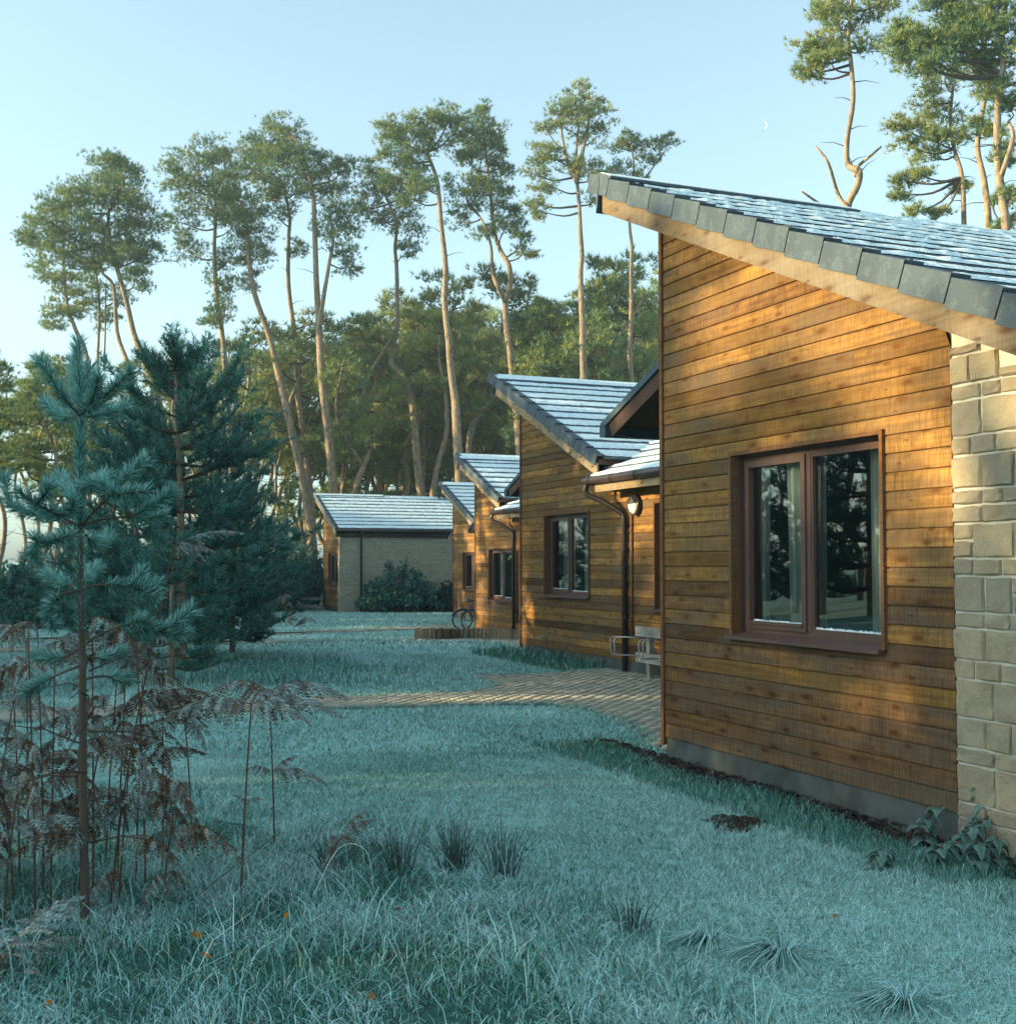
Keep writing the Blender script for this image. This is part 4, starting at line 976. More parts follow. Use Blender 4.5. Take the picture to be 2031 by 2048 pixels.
# denser young pines: whorled branches sweeping upward, shoots at their ends
def young_pine(seed, H, R0, nwh, nsh, frost, name='young_pine', w=0.012, L=0.10, lean=0.0, prof=0.6, nn=60):
    g = np.random.default_rng(seed); root = empty(name); t = MB(); tw = MB(); parts = []
    stem = [np.array([lean*h*h*0.02, 0, h]) for h in np.linspace(-0.1, H, 9)]; t.tube(stem, list(np.linspace(0.10, 0.015, 9)), 8); t.build('trunk', M['bark'], root, True)
    for i in range(nwh):
        f = (i + 0.5)/nwh; h = H*(0.06 + 0.90*f)
        rr = (R0*(1-f)**prof if prof > 0.3 else R0*(1-f**2.6)**0.6)*(1.0 if f > 0.12 else 0.75)*g.uniform(0.85, 1.12) + 0.12
        for j in range(int(5 + 4*(1-f))):
            a = g.uniform(0, 2*math.pi); r = rr*g.uniform(0.6, 1.12); up = r*g.uniform(0.25, 0.75)*(0.35 + 0.9*f)
            s = np.array([lean*h*h*0.02, 0, h]); e = s + np.array([math.cos(a)*r, math.sin(a)*r, up])
            m_ = (s+e)/2 + np.array([0, 0, -0.12*r]); P = curve_pts([s, m_, e], 4); tw.tube(P, list(np.linspace(0.022, 0.006, len(P))), 4, False)
            for q in range(nsh):
                fr = g.uniform(0.3, 1.0) if q else 1.0; k = int(fr*(len(P)-1)); p = np.array(P[k])
                d = unit((e-s)*0.8 + np.array([0, 0, 0.55])*np.linalg.norm(e-s) + g.normal(0, 0.5, 3)*np.linalg.norm(e-s)); ll = g.uniform(0.18, 0.38)*(0.7+0.5*f)
                parts.append(shoot_needles([p, p + d*ll*0.5, p + d*ll + np.array([0, 0, 0.04])], nn, L, w, g, frost, 0.0, True))
    for q in range(3):
        p = stem[-1] - np.array([0, 0, 0.25*q]); d = np.array([g.normal(0, 0.12), g.normal(0, 0.12), 0.45]); parts.append(shoot_needles([p, p+d], 40, L, w, g, frost, 0.0))
    tag(tw.build('branches', M['twig'], root), kind='stuff'); V, F, C = join(parts); mesh_tris('crown', V, F, M['needles'], root, col=C); return root
yp = young_pine(31, 5.5, 1.9, 18, 20, 0.24, lean=-0.3, w=0.014, L=0.115, prof=0.24, nn=64)
D = 21.0; yp.scale = (1.08, 1.0, 1.0); yp.location = (px_at(345, D), D, float(gz(px_at(345, D), D))); tag(yp, 'bushy dark young pine standing behind the sapling', 'tree', None)
for (x, D, s, lab) in ((262, 24.0, 0.78, 'dark young pine left of the bushy one, half hidden behind the sapling'), (440, 24.5, 0.60, 'smaller dark young pine at the right of the bushy one')):
    c = copy_tree(yp); xx = px_at(x, D); c.location = (xx, D, float(gz(xx, D))); c.scale = (s*1.15, s*1.1, s); c.rotation_euler = (0, 0, 2.0 + x); tag(c, lab, 'tree')
yp2 = young_pine(32, 4.2, 1.7, 11, 9, 0.22, w=0.014, L=0.13, nn=44)
yp2.location = (px_at(300, 17.5), 18.2, 0.0); yp2.scale = (0.62, 0.62, 0.52); tag(yp2, 'low dark pine at the foot of the bushy young pine', 'tree')
UL = 'dark young pine in the undergrowth left of the far stone lodge'; UG = 'young pines in the undergrowth'
for (x, D, s) in [(470, 50, 0.95), (520, 56, 1.0), (555, 60, 0.95), (430, 46, 0.9), (500, 62, 1.25), (565, 66, 1.1), (400, 54, 1.1), (350, 50, 1.0), (250, 48, 0.9), (190, 44, 0.8), (130, 48, 0.85), (60, 50, 0.75), (300, 58, 1.2)]:
    c = copy_tree(yp2); xx = px_at(x, D); c.location = (xx, D, float(gz(xx, D))); c.scale = (s, s, s*0.85); c.rotation_euler = (0, 0, R.uniform(0, 6.28))
    tag(c, UL if x > 380 else 'dark young pine in the undergrowth behind the foreground sapling', 'tree', UG if x > 380 else 'young pines behind the sapling')

# trees left of the view: they shade the clearing and are mirrored in the windows
OL = 'pine out of view left of the clearing, shading it and mirrored in the lodge windows'; OG = 'pines mirrored in the windows'
RR = random.Random(3)
OFF = []
for i in range(400):
    x = RR.uniform(-62, -17); y = RR.uniform(-14, 78)
    if x > -0.42*y - 6 or (y > 36 and x > -48) or y > 58: continue
    if any((x-a)**2 + (y-b_)**2 < 16 for a, b_ in OFF): continue
    if x > -63 and (4.6 < y + 0.141*(2.2-x) < 13.8 or 18.3 < y + 0.141*(2.2-x) < 20.6): continue        # the gap through which the sun reaches the nearest gable
    if math.hypot(x-1.9, y-9.5) < 38 and 0.48 < math.atan2(y-9.5, 1.9-x) < 0.74: continue     # a thin part of the wood, mirrored in the near window
    OFF.append((x, y))
    if len(OFF) >= 50: break
for (x, y) in OFF: place_pine(RR.choice([0, 1, 2, 4, 2]), x, y, RR.uniform(0.85, 1.1), label=OL, group=OG, tilt=0.04)
place_pine(4, -22.5, 7.6, 0.74, 1.0, label=OL, group=OG); place_pine(4, -36, 4.2, 0.95, 2.0, label=OL, group=OG); place_pine(5, -50, 1.5, 1.36, 0.6, label=OL, group=OG)  # extra unseen pines, placed to dapple the sunlight on the nearest gable
SHADE_BELT = []  # unseen trees added for shade, heights shaped to place it on the lodge walls
for y in np.arange(-10, 50, 1.7):
    H = float(np.interp(y, [-6, 1.2, 2.4, 3.4, 5.4, 6.6, 8, 12.5, 14.2, 16.0, 18, 24, 26, 32, 36, 50], [9.5, 11.2, 10.8, 8.8, 8.4, 9.4, 10.8, 10.0, 8.2, 9.2, 10.5, 10.0, 6.5, 6.5, 8.0, 6.5]))
    SHADE_BELT.append((-27 + RR.uniform(-1.5, 1.5), y + RR.uniform(-0.4, 0.4), (H-0.6)/4.3*RR.uniform(0.95, 1.05)))
for (x, y, s) in SHADE_BELT:
    c = copy_tree(yp2); c.location = (x, y, float(gz(x, y))); c.scale = (s*0.95, s*0.95, s); c.rotation_euler = (0, 0, RR.uniform(0, 6.28))
    tag(c, 'unseen dense young pine added left of the clearing to shade it', 'tree', 'young pines added out of view for shade')
# ------------------------------------------------------------------ small things by the lodges
def lodge_pt(O, u, v, z): return (O[0] + UX[0]*u + VX[0]*v, O[1] + UX[1]*u + VX[1]*v, O[2] + z)

# round wall lamp with a dark half hood on the second lodge
lp = empty('wall_lamp', lodge_pt(O2, 4.78, -0.03, 2.72), TH); tag(lp, 'round bulkhead wall lamp with a black half hood on the second lodge', 'lamp')
def disc(b, r0, r1, y0, y1, n=24, a0=0.0, a1=2*math.pi):
    vs = []
    for i in range(n+1):
        a = a0 + (a1-a0)*i/n; vs += [(r0*math.cos(a), y0, r0*1.12*math.sin(a)), (r1*math.cos(a), y1, r1*1.12*math.sin(a))]
    b.add(vs, [(2*i, 2*i+2, 2*i+3, 2*i+1) for i in range(n)])
b = MB(); disc(b, 0.155, 0.155, 0.03, -0.07); disc(b, 0.155, 0.13, -0.07, -0.085); b.build('rim', M['lamp_black'], lp, True)
b = MB(); disc(b, 0.13, 0.10, -0.08, -0.115); disc(b, 0.10, 0.05, -0.115, -0.13); disc(b, 0.05, 0.0, -0.13, -0.134); b.build('diffuser', M['lamp_white'], lp, True)
b = MB(); disc(b, 0.150, 0.115, -0.09, -0.135, 16, 0.25, math.pi-0.25); disc(b, 0.115, 0.03, -0.135, -0.155, 16, 0.25, math.pi-0.25); b.build('hood', M['lamp_black'], lp, True)

# cycle rack: two timber rails on posts with steel wheel hoops
rk = empty('cycle_rack', lodge_pt(O2, 0, -0.34, 0), TH); tag(rk, 'weathered timber cycle rack with steel hoops beside the downpipe', 'cycle rack')
for z in (0.66, 0.26):
    b = MB(); b.box(5.32, 8.2, -0.03, 0.03, z, z+0.15); b.build('rail', M['rail_timber'], rk)
for u in (5.55, 6.9, 8.0):
    b = MB(); b.box(u, u+0.1, 0.032, 0.11, 0.0, 0.80); b.build('post', M['rail_timber'], rk)
for u in (5.02, 5.93, 6.8, 7.6):
    b = MB()
    for du in (0.0, 0.12):
        b.tube([(u+du+0.3*(u < 5.1), -0.04, 0.64), (u+du+0.02, -0.27, 0.64), (u+du, -0.30, 0.61), (u+du, -0.30, 0.39), (u+du+0.02, -0.27, 0.36), (u+du+0.3*(u < 5.1), -0.04, 0.36)], 0.011, 6)
    b.build('hoop', M['steel'], rk, True)
for u in (5.38, 5.5, 6.1, 6.3):
    for z in (0.71, 0.31):
        b = MB(); b.tube([(u, -0.045, z), (u, -0.028, z)], 0.016, 8); b.build('bolt', M['steel'], rk)

# log edging: a palisade of short round posts in a bend
lg = empty('log_edging', (-2.3, 34.6, -0.35)); tag(lg, 'low curved edging of upright round logs in front of the third lodge', 'edging')
pts = [(-2.55, 33.9), (-2.45, 33.6), (-2.33, 33.34), (-2.18, 33.12), (-2.0, 32.95), (-1.8, 32.85)]
line = [np.array((x, y, 0)) for x, y in [(-2.6, 34.6), (-2.45, 33.9), (-2.2, 33.3), (-1.85, 32.95), (-1.68, 33.25)]]
line2 = [np.array((x, y, 0)) for x, y in [(-1.68, 33.3), (-1.75, 35.0), (-1.2, 35.5), (-0.4, 34.8), (0.6, 32.8), (1.3, 31.2)]]
for ln_, hh in ((line, 0.32), (line2, 0.30)):
    C_ = np.array(curve_pts(ln_, 12)); d = np.concatenate([[0], np.cumsum(np.linalg.norm(np.diff(C_, axis=0), axis=1))])
    for s in np.arange(0.07, d[-1], 0.165):
        p = [np.interp(s, d, C_[:, i]) for i in range(2)]; h = hh + R.uniform(-0.015, 0.02)
        gx = float(gz(p[0], p[1])); x, y = p[0]+2.3, p[1]-34.6; r = 0.08*R.uniform(0.92, 1.05); z0 = gx+0.35-0.1
        b = MB(); b.tube([(x, y, z0), (x, y, gx+0.35+h-0.012), (x, y, gx+0.35+h)], [r, r, r*0.86], 10)
        b.build('log', M['log'], lg, False)

# two bicycles leaning between the third and fourth lodges
def bicycle(loc, rz, tilt, label):
    b0 = empty('bicycle', loc); b0.rotation_euler = (tilt, 0, rz); tag(b0, label, 'bicycle', 'bicycles beside the third lodge')
    for cx in (0.0, 1.05):
        w = empty('wheel'); w.parent = b0; w.location = (cx, 0, 0.34)
        n = 32; b = MB(); b.tube([(0.325*math.cos(2*math.pi*i/n), 0, 0.325*math.sin(2*math.pi*i/n)) for i in range(n+1)], 0.021, 8, False); b.build('tyre', M['black_rubber'], w, True)
        b = MB(); b.tube([(0.298*math.cos(2*math.pi*i/n), 0, 0.298*math.sin(2*math.pi*i/n)) for i in range(n+1)], 0.010, 6, False); b.build('rim', M['steel'], w, True)
        b = MB()
        for i in range(18):
            a = 2*math.pi*i/18; b.tube([(0, 0.02*(-1)**i, 0), (0.295*math.cos(a), 0, 0.295*math.sin(a))], 0.0022, 3, False)
        tag(b.build('spokes', M['steel'], w), kind='stuff')
        b = MB(); b.tube([(0, -0.05, 0), (0, 0.05, 0)], 0.02, 8); b.build('hub', M['steel'], w)
        b = MB(); a0, a1 = (0.1, 2.75) if cx == 0 else (0.5, 2.6)
        b.tube([(cx+0.365*math.cos(a), 0, 0.34+0.365*math.sin(a)) for a in np.linspace(a0, a1, 14)], 0.02, 6); b.build('mudguard', M['bike_paint'], b0, True)
    b = MB(); bb_, st, hd = (0.45, 0, 0.30), (0.32, 0, 0.83), (0.88, 0, 0.80)
    for p, q, r in ((bb_, st, .017), (bb_, (0.90, 0, 0.72), .02), (st, hd, .016), ((0, .03, .34), bb_, .011), ((0, -.03, .34), bb_, .011), ((0, .03, .34), (0.33, 0, .80), .009), ((0, -.03, .34), (0.33, 0, .80), .009), (hd, (0.91, 0, 0.66), .02), ((0.91, 0.04, 0.68), (1.05, 0.04, .34), .013), ((0.91, -0.04, 0.68), (1.05, -0.04, .34), .013)):
        b.tube([p, q], r, 8)
    b.build('frame', M['bike_paint'], b0, True)
    b = MB(); b.tube([(0.32, 0, 0.82), (0.29, 0, 0.95)], 0.013, 8); b.build('seat_post', M['steel'], b0)
    b = MB(); b.tube([(0.14, 0, 0.985), (0.2, 0, 0.99), (0.3, 0, 0.975), (0.42, 0, 0.98)], [0.05, 0.07, 0.04, 0.016], 10); b.build('saddle', M['saddle'], b0, True)
    b = MB(); b.tube(curve_pts([(0.80, 0.30, 0.98), (0.88, 0.2, 0.97), (0.87, 0, 0.93), (0.88, -0.2, 0.97), (0.80, -0.30, 0.98)], 3), 0.013, 6); b.tube([(0.87, 0, 0.93), (0.88, 0, 0.8)], 0.014, 6); b.build('handlebar', M['steel'], b0, True)
    n = 20; b = MB(); b.tube([(0.45+0.09*math.cos(2*math.pi*i/n), 0.035, 0.30+0.09*math.sin(2*math.pi*i/n)) for i in range(n+1)], 0.007, 5, False)
    b.tube([(0.45, 0.04, 0.30), (0.52, 0.06, 0.16)], 0.01, 5); b.tube([(0.45, -0.04, 0.30), (0.38, -0.06, 0.44)], 0.01, 5); b.build('crank', M['steel'], b0)
    return b0
bx, by = px_at(872, 40.5), 40.5
bicycle((bx, by, float(gz(bx, by))), 0.10, 0.10, 'dark bicycle with frosted saddle and mudguards, the one showing more of its rear wheel')
bicycle((bx+0.32, by-0.75, float(gz(bx, by-0.75))), 0.02, -0.06, 'second bicycle, mostly hidden behind the corner of the third lodge')

# post-and-rail fence beside the far lodge
fn = empty('rail_fence', (-11.0, 57.0, float(gz(-11, 57)))); tag(fn, 'low frosted post-and-rail fence at the left of the far lodge', 'fence')
for z in (0.15, 0.5):
    b = MB(); b.box(0.0, 2.3, -0.03, 0.03, z, z+0.13); b.build('rail', M['rail_timber'], fn)
for x in (0.0, 1.1, 2.2):
    b = MB(); b.box(x, x+0.1, 0.03, 0.12, -0.1, 0.75); b.build('post', M['rail_timber'], fn)

# crescent moon
mo = at(1437, 237, 900); b = MB(); n = 20; vs = []
for i in range(n+1):
    a = -1.35 + 2.7*i/n; r = 3.9
    vs += [(r*math.cos(a), 0, r*math.sin(a)), (r*0.80*math.cos(a)+0.05, 0.4, r*0.99*math.sin(a)), (r*0.9*math.cos(a), -0.4, r*math.sin(a))]
b.add(vs, [(3*i, 3*i+3, 3*i+5, 3*i+2) for i in range(n)] + [(3*i+1, 3*i+2, 3*i+5, 3*i+4) for i in range(n)] + [(3*i, 3*i+1, 3*i+4, 3*i+3) for i in range(n)])
mn = b.build('moon', M['moon'], None, True); mn.location = mo; mn.rotation_euler = (0, 0.35, 0); tag(mn, 'faint thin crescent moon in the pale blue sky', 'moon')

# ------------------------------------------------------------------ grass
def vnoise(x, y, sc, seed):
    g = np.random.default_rng(seed); T_ = g.random((64, 64))
    x = x/sc; y = y/sc; i = np.floor(x).astype(int); j = np.floor(y).astype(int); fx = x-i; fy = y-j
    fx = fx*fx*(3-2*fx); fy = fy*fy*(3-2*fy); A = lambda a, b_: T_[a % 64, b_ % 64]
    return (A(i, j)*(1-fx)+A(i+1, j)*fx)*(1-fy) + (A(i, j+1)*(1-fx)+A(i+1, j+1)*fx)*fy

def lodge_uv(O, X, Y): return (X-O[0])*UX[0] + (Y-O[1])*UX[1], (X-O[0])*VX[0] + (Y-O[1])*VX[1]
def free(X, Y):
    k = np.ones(X.shape, bool)
    for O, ul in ((O1, 5.5), (O2, 8.5), (O3, 8.5), (O4, 8.5), (O5, 3.0)):
        u, v = lodge_uv(O, X, Y); k &= ~((u > -0.05) & (u < ul+0.05) & (v > -0.04) & (v < 8))
    for p in PATHS: k &= ~inside(p, X, Y)
    u, v = lodge_uv(O1, X, Y); k &= ~((u > -1.2) & (u < 5.5) & (v > -0.27 - 0.09*np.sin(u*2.2)) & (v < 0))   # bare strip along the nearest wall
    return k

GR = np.array([(0.022, 0.095, 0.055), (0.055, 0.22, 0.145), (0.24, 0.58, 0.50), (0.66, 0.98, 0.94)])
def grass_col(t):
    t = np.clip(t, 0, 0.999)*3; i = t.astype(int); f = (t-i)[:, None]
    return GR[i]*(1-f) + GR[np.minimum(i+1, 3)]*f

def blades(name, X, Y, h, w, lean, frost, g, seg=2, label=None, z0=None):
    n = len(X); Z = gz(X, Y) - 0.004 if z0 is None else z0
    a = g.uniform(0, 2*math.pi, n); dx, dy = np.cos(a), np.sin(a); b_ = g.uniform(0, 2*math.pi, n); px, py = np.cos(b_)*w/2, np.sin(b_)*w/2
    P0 = np.stack([X, Y, Z], -1); l = lean*h
    if seg == 1:
        V = np.stack([P0 + np.stack([px, py, 0*X], -1), P0 - np.stack([px, py, 0*X], -1), P0 + np.stack([dx*l, dy*l, h], -1)], 1).reshape(-1, 3)
        F = np.arange(3*n).reshape(-1, 3); rep = 3
    else:
        m1 = P0 + np.stack([dx*l*0.25, dy*l*0.25, h*0.62], -1); s = np.stack([px, py, 0*X], -1)
        m2 = P0 + np.stack([dx*l*0.72, dy*l*0.72, h*0.95], -1); tip = P0 + np.stack([dx*l*1.25, dy*l*1.25, h*(1.02-0.32*np.minimum(lean, 1.4))], -1)
        V = np.stack([P0+s, P0-s, m1+s*0.9, m1-s*0.9, m2+s*0.6, m2-s*0.6, tip], 1).reshape(-1, 3)
        F = (np.array([(0, 1, 2), (1, 3, 2), (2, 3, 4), (3, 5, 4), (4, 5, 6)])[None] + 7*np.arange(n)[:, None, None]).reshape(-1, 3); rep = 7
    cb_ = grass_col(frost)*g.uniform(0.8, 1.12, (n, 1)); st_ = g.random(n) < 0.10; cb_[st_] = cb_[st_]*0.45 + np.array((0.30, 0.27, 0.15))*0.55   # a few dead straw blades
    c = np.repeat(np.minimum(cb_, 0.97), rep, 0)
    o = mesh_tris(name, V, F, M['grass'], col=c); tag(o, label, 'grass', None, 'stuff'); return o

EDGE = [(-2.9, 10.2), (-1.9, 8.9), (-0.93, 8.35), (-0.28, 8.3), (0.13, 7.39), (0.41, 6.68), (0.72, 6.09), (0.86, 5.39), (1.05, 4.7), (1.3, 3.4), (-6, 3.4), (-8, 10)]
g = np.random.default_rng(91)
def sample(n, d0, d1, side=0.50):
    """points of the ground inside a wedge a little wider than the view, even in area"""
    D = np.sqrt(g.uniform(d0*d0, d1*d1, n)); t = g.uniform(-side, side, n); X = D*t; k = free(X, D); return X[k], D[k]
def wallgreen(X, Y):
    """0..1: how sheltered (less frosted) the grass is beside the lodge walls"""
    r = np.zeros(X.shape)
    for O in (O1, O2): 
        u, v = lodge_uv(O, X, Y); r = np.maximum(r, smooth(-0.95, -0.35, v)*smooth(-2.2, -0.6, u)*(v < 0.3)*(u < 6)*(0.5 if O is O2 else 0.6))
    return r
# mown lawn, three distance bands
for (n, d0, d1, h, w, nm) in ((400000, 4.4, 11.5, 0.032, 0.0044, 1), (330000, 11.5, 24, 0.042, 0.009, 1), (210000, 24, 60, 0.060, 0.022, 1)):
    X, Y = sample(n, d0, d1); k = ~inside(EDGE, X + 0.22 + 0.25*vnoise(X, Y, 0.35, 55), Y); X, Y = X[k], Y[k]
    p = vnoise(X, Y, 0.22, 5)*0.55 + vnoise(X, Y, 0.9, 6)*0.45; k = g.random(len(X)) < 0.15 + 1.4*np.clip(p-0.18, 0, 1)*(0.55+0.9*vnoise(X, Y, 0.07*d0/6, 44)); X, Y = X[k], Y[k]
    p = vnoise(X, Y, 0.22, 5)*0.35 + vnoise(X, Y, 0.07*d0/6, 44)*0.35 + vnoise(X, Y, 1.3, 8)*0.3
    wg = wallgreen(X, Y); bi = g.random(len(X)) < 0.6; fr = np.clip(np.where(bi, g.normal(0.88, 0.12, len(X)), g.normal(0.36, 0.2, len(X))) + (p-0.5)*0.8 + (vnoise(X, Y, 1.6, 77)-0.55)*0.45 + 0.10*smooth(14, 26, Y) - wg*0.5, 0, 1)
    hh = h*g.uniform(0.55, 1.35, len(X))*(0.75 + 0.6*p)*(1 + 0.8*wg)
    blades('lawn_grass', X, Y, hh, w*g.uniform(0.7, 1.3, len(X)), np.abs(g.normal(0.7, 0.4, len(X))), fr, g, 1,
           {4.4: 'short frosted lawn grass nearest the viewer', 11.5: 'short frosted lawn grass between the two paths', 24: 'short frosted lawn grass in the far part of the clearing'}[d0])
# rough long grass in the foreground
n = 170000; X = g.uniform(-4.4, 1.7, n); Y = g.uniform(4.0, 9.8, n); k = inside(EDGE, X, Y) & (np.abs(X) < 0.52*Y) & (g.random(n) < (1.5*np.minimum(1, (6.0/Y)**2))); X, Y = X[k], Y[k]
p = vnoise(X, Y, 0.30, 15); q = vnoise(X, Y, 0.9, 16); k = g.random(len(X)) < 0.2 + 1.4*np.clip(p-0.18, 0, 1); X, Y, p, q = X[k], Y[k], p[k], q[k]
ed = smooth(0.0, 0.8, -(X + 0.55*(Y-8.2)*-0.0 - 1.2 + 0.32*(Y-4.5)))
hh = g.uniform(0.025, 0.085, len(X))*(0.55 + 0.9*q)*(0.6 + 0.4*ed) ; fr = np.clip(g.normal(0.66, 0.28, len(X)) + (p-0.5)*0.7, 0, 1)
blades('long_grass', X, Y, hh, g.uniform(0.003, 0.006, len(X)), np.abs(g.normal(1.0, 0.55, len(X))), fr, g, 2, 'long tangled frosted grass across the bottom of the view')
n = 2600; X = g.uniform(-4.0, 1.6, n); Y = g.uniform(4.0, 8.6, n); k = inside(EDGE, X, Y) & (np.abs(X) < 0.52*Y); X, Y = X[k], Y[k]
blades('grass_stalks', X, Y, g.uniform(0.10, 0.26, len(X)), g.uniform(0.003, 0.0055, len(X)), np.abs(g.normal(0.9, 0.5, len(X))), np.clip(g.normal(0.75, 0.2, len(X)), 0, 1), g, 2, 'tall pale frosted grass stalks in the foreground')
# dark thatch under the rough grass
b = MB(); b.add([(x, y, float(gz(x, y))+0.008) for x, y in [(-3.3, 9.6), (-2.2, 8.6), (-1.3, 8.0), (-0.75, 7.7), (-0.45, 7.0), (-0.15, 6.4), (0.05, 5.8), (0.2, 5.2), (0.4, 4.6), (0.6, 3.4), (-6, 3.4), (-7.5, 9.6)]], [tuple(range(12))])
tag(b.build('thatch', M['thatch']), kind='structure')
# ragged fringe along the path edges
FX, FY = [], []
for poly in PATHS[:2]:
    P = np.array(poly + poly[:1], float)
    for a, b_ in zip(P[:-1], P[1:]):
        L = np.linalg.norm(b_-a); m_ = int(L*420); t = g.random(m_)[:, None]; pts = a + (b_-a)*t + g.normal(0, 0.045, (m_, 2)); FX.append(pts[:, 0]); FY.append(pts[:, 1])
X = np.concatenate(FX); Y = np.concatenate(FY)
u, v = lodge_uv(O1, X, Y); k = ~((u > -0.6) & (v > -0.5)); u, v = lodge_uv(O2, X, Y); k &= ~((v > -0.05)); k &= Y > 12; X, Y = X[k], Y[k]
k = vnoise(X, Y, 0.35, 22) > 0.33; X, Y = X[k], Y[k]
blades('edge_grass', X, Y, g.uniform(0.03, 0.07, len(X)), np.full(len(X), 0.010), np.abs(g.normal(0.8, 0.4, len(X))), np.clip(g.normal(0.6, 0.2, len(X)), 0, 1), g, 1, 'ragged frosted grass fringe along the path edges')
# greener rough grass at the foot of the second lodge
n = 6000; X = g.uniform(-0.7, 2.2, n); Y = g.uniform(19.8, 25, n); u, v = lodge_uv(O2, X, Y); k = (v < -0.02) & (v > -0.95) & (u > -1.0) & (u < 3.7) & ~inside(PATH_NEAR, X, Y); X, Y, v = X[k], Y[k], v[k]
blades('wall_grass', X, Y, g.uniform(0.05, 0.22, len(X))*(0.4+0.9*vnoise(X, Y, 0.4, 71)), np.full(len(X), 0.014), np.abs(g.normal(0.5, 0.3, len(X))), np.clip(g.normal(0.36, 0.22, len(X)), 0, 1), g, 2, 'green unfrosted tufts at the foot of the second lodge')
n = 9000; u = g.uniform(-1.2, 4.4, n); v = -0.20-0.62*g.random(n)**1.6; X = O1[0]+UX[0]*u+VX[0]*v; Y = O1[1]+UX[1]*u+VX[1]*v; k = free(X, Y); X, Y = X[k], Y[k]
blades('wall_grass', X, Y, g.uniform(0.03, 0.085, len(X)), np.full(len(X), 0.005), np.abs(g.normal(0.5, 0.3, len(X))), np.clip(g.normal(0.42, 0.2, len(X)), 0, 1), g, 2, 'green unfrosted grass beside the wall of the nearest lodge')
# grassy verge in the shade of the young pine
n = 7000; X = g.uniform(-8, -0.8, n); Y = g.uniform(17.6, 22.5, n); k = (g.random(n) < np.exp(-((X+4.2)/2.2)**2)) & (vnoise(X, Y, 1.2, 31) > 0.35); X, Y = X[k], Y[k]
blades('shade_grass', X, Y, g.uniform(0.06, 0.18, len(X)), np.full(len(X), 0.012), np.abs(g.normal(0.5, 0.3, len(X))), np.clip(g.normal(0.5, 0.18, len(X)), 0, 1), g, 2, 'darker longer grass beside the bushy young pine')

# leaf litter strip along the nearest wall
n = 2600; u = g.uniform(-1.2, 4.6, n); v = g.uniform(-0.40, -0.0, n)*(0.8 + 0.2*np.sin(u*2.2)); X = O1[0]+UX[0]*u+VX[0]*v; Y = O1[1]+UX[1]*u+VX[1]*v; k = ~inside(PATH_NEAR, X, Y); X, Y = X[k], Y[k]; n = len(X)
c0 = np.stack([X, Y, gz(X, Y) + g.uniform(0.004, 0.03, n)], -1); e1 = g.normal(0, 0.022, (n, 3))*np.array([1, 1, 0.6]); e2 = g.normal(0, 0.022, (n, 3))*np.array([1, 1, 0.6])
V = np.stack([c0-e1, c0+e2, c0+e1, c0-e2], 1).reshape(-1, 3); F = (np.array([(0, 1, 2), (0, 2, 3)])[None] + 4*np.arange(n)[:, None, None]).reshape(-1, 3)
cc = np.array([(0.05, 0.035, 0.028), (0.10, 0.07, 0.05), (0.16, 0.15, 0.14), (0.035, 0.05, 0.03)])[g.integers(0, 4, n)]
tag(mesh_tris('leaf_litter', V, F, M['leaf'], col=np.repeat(cc, 4, 0)), 'dark leaf litter and stones along the foot of the nearest lodge', 'litter', None, 'stuff')
n = 400; P = [O1[:2] + UX*u + VX*v for u, v in ((-1.1, -0.38), (-1.1, 0.02), (5.4, 0.02), (5.4, -0.32), (3.0, -0.36), (1.6, -0.30), (0.4, -0.38))]
b = MB(); b.add([(p[0], p[1], float(gz(*p))+0.007) for p in P], [tuple(range(len(P)))]); tag(b.build('bare_soil', M['earth']), kind='structure')

# bare hollow in the lawn
b = MB(); n = 26; ctr = (1.56, 8.35); vs = [(ctr[0], ctr[1], 0.03)]
for r, zz in ((0.35, 0.028), (0.7, 0.022), (1.0, 0.004)):
    for i in range(n):
        a = 2*math.pi*i/n; k = r*(1+0.16*math.sin(3*a+1)+0.08*math.sin(7*a)); vs.append((ctr[0]+0.21*k*math.cos(a), ctr[1]+0.25*k*math.sin(a), zz + R.uniform(-0.008, 0.014)))
fs = [(0, 1+i, 1+(i+1) % n) for i in range(n)] + [(1+n*j+i, 1+n*(j+1)+i, 1+n*(j+1)+(i+1) % n, 1+n*j+(i+1) % n) for j in range(2) for i in range(n)]
b.add(vs, fs); tag(b.build('bare_earth_patch', M['earth'], None, True), 'small dark patch of bare earth in the lawn by the nearest wall', 'earth patch')
# ------------------------------------------------------------------ rushes, ferns, nettles, leaves
def rush(x, y, n, h, spread, label, seed):
    g = np.random.default_rng(seed); root = empty('rush_clump', (x, y, float(gz(x, y)))); tag(root, label, 'rush', 'rush clumps in the rough grass'); b = MB()
    for i in range(n):
        a = g.uniform(0, 2*math.pi); r = g.uniform(0, 0.07); l = h*g.uniform(0.5, 1.1); o = abs(g.normal(0, spread))*l
        p0 = np.array([r*math.cos(a), r*math.sin(a), -0.02]); p1 = p0 + np.array([o*0.35*math.cos(a), o*0.35*math.sin(a), l*0.55]); p2 = p0 + np.array([o*math.cos(a), o*math.sin(a), l])
        t = g.random(); b.cur = tuple(np.array((0.03, 0.075, 0.05))*(1-t*0.6) + np.array((0.22, 0.34, 0.32))*t*0.6)
        b.tube([p0, p1, p2], [0.0028, 0.0024, 0.0006], 4, False)
    tag(b.build('blades', M['grass'], root), kind='stuff'); return root
rush(-0.30, 7.0, 70, 0.36, 0.34, 'dark spiky rush clump at the middle of the rough grass edge, the tallest', 1)
rush(-0.02, 6.9, 45, 0.34, 0.40, 'dark spiky rush clump just right of the tallest one', 2)
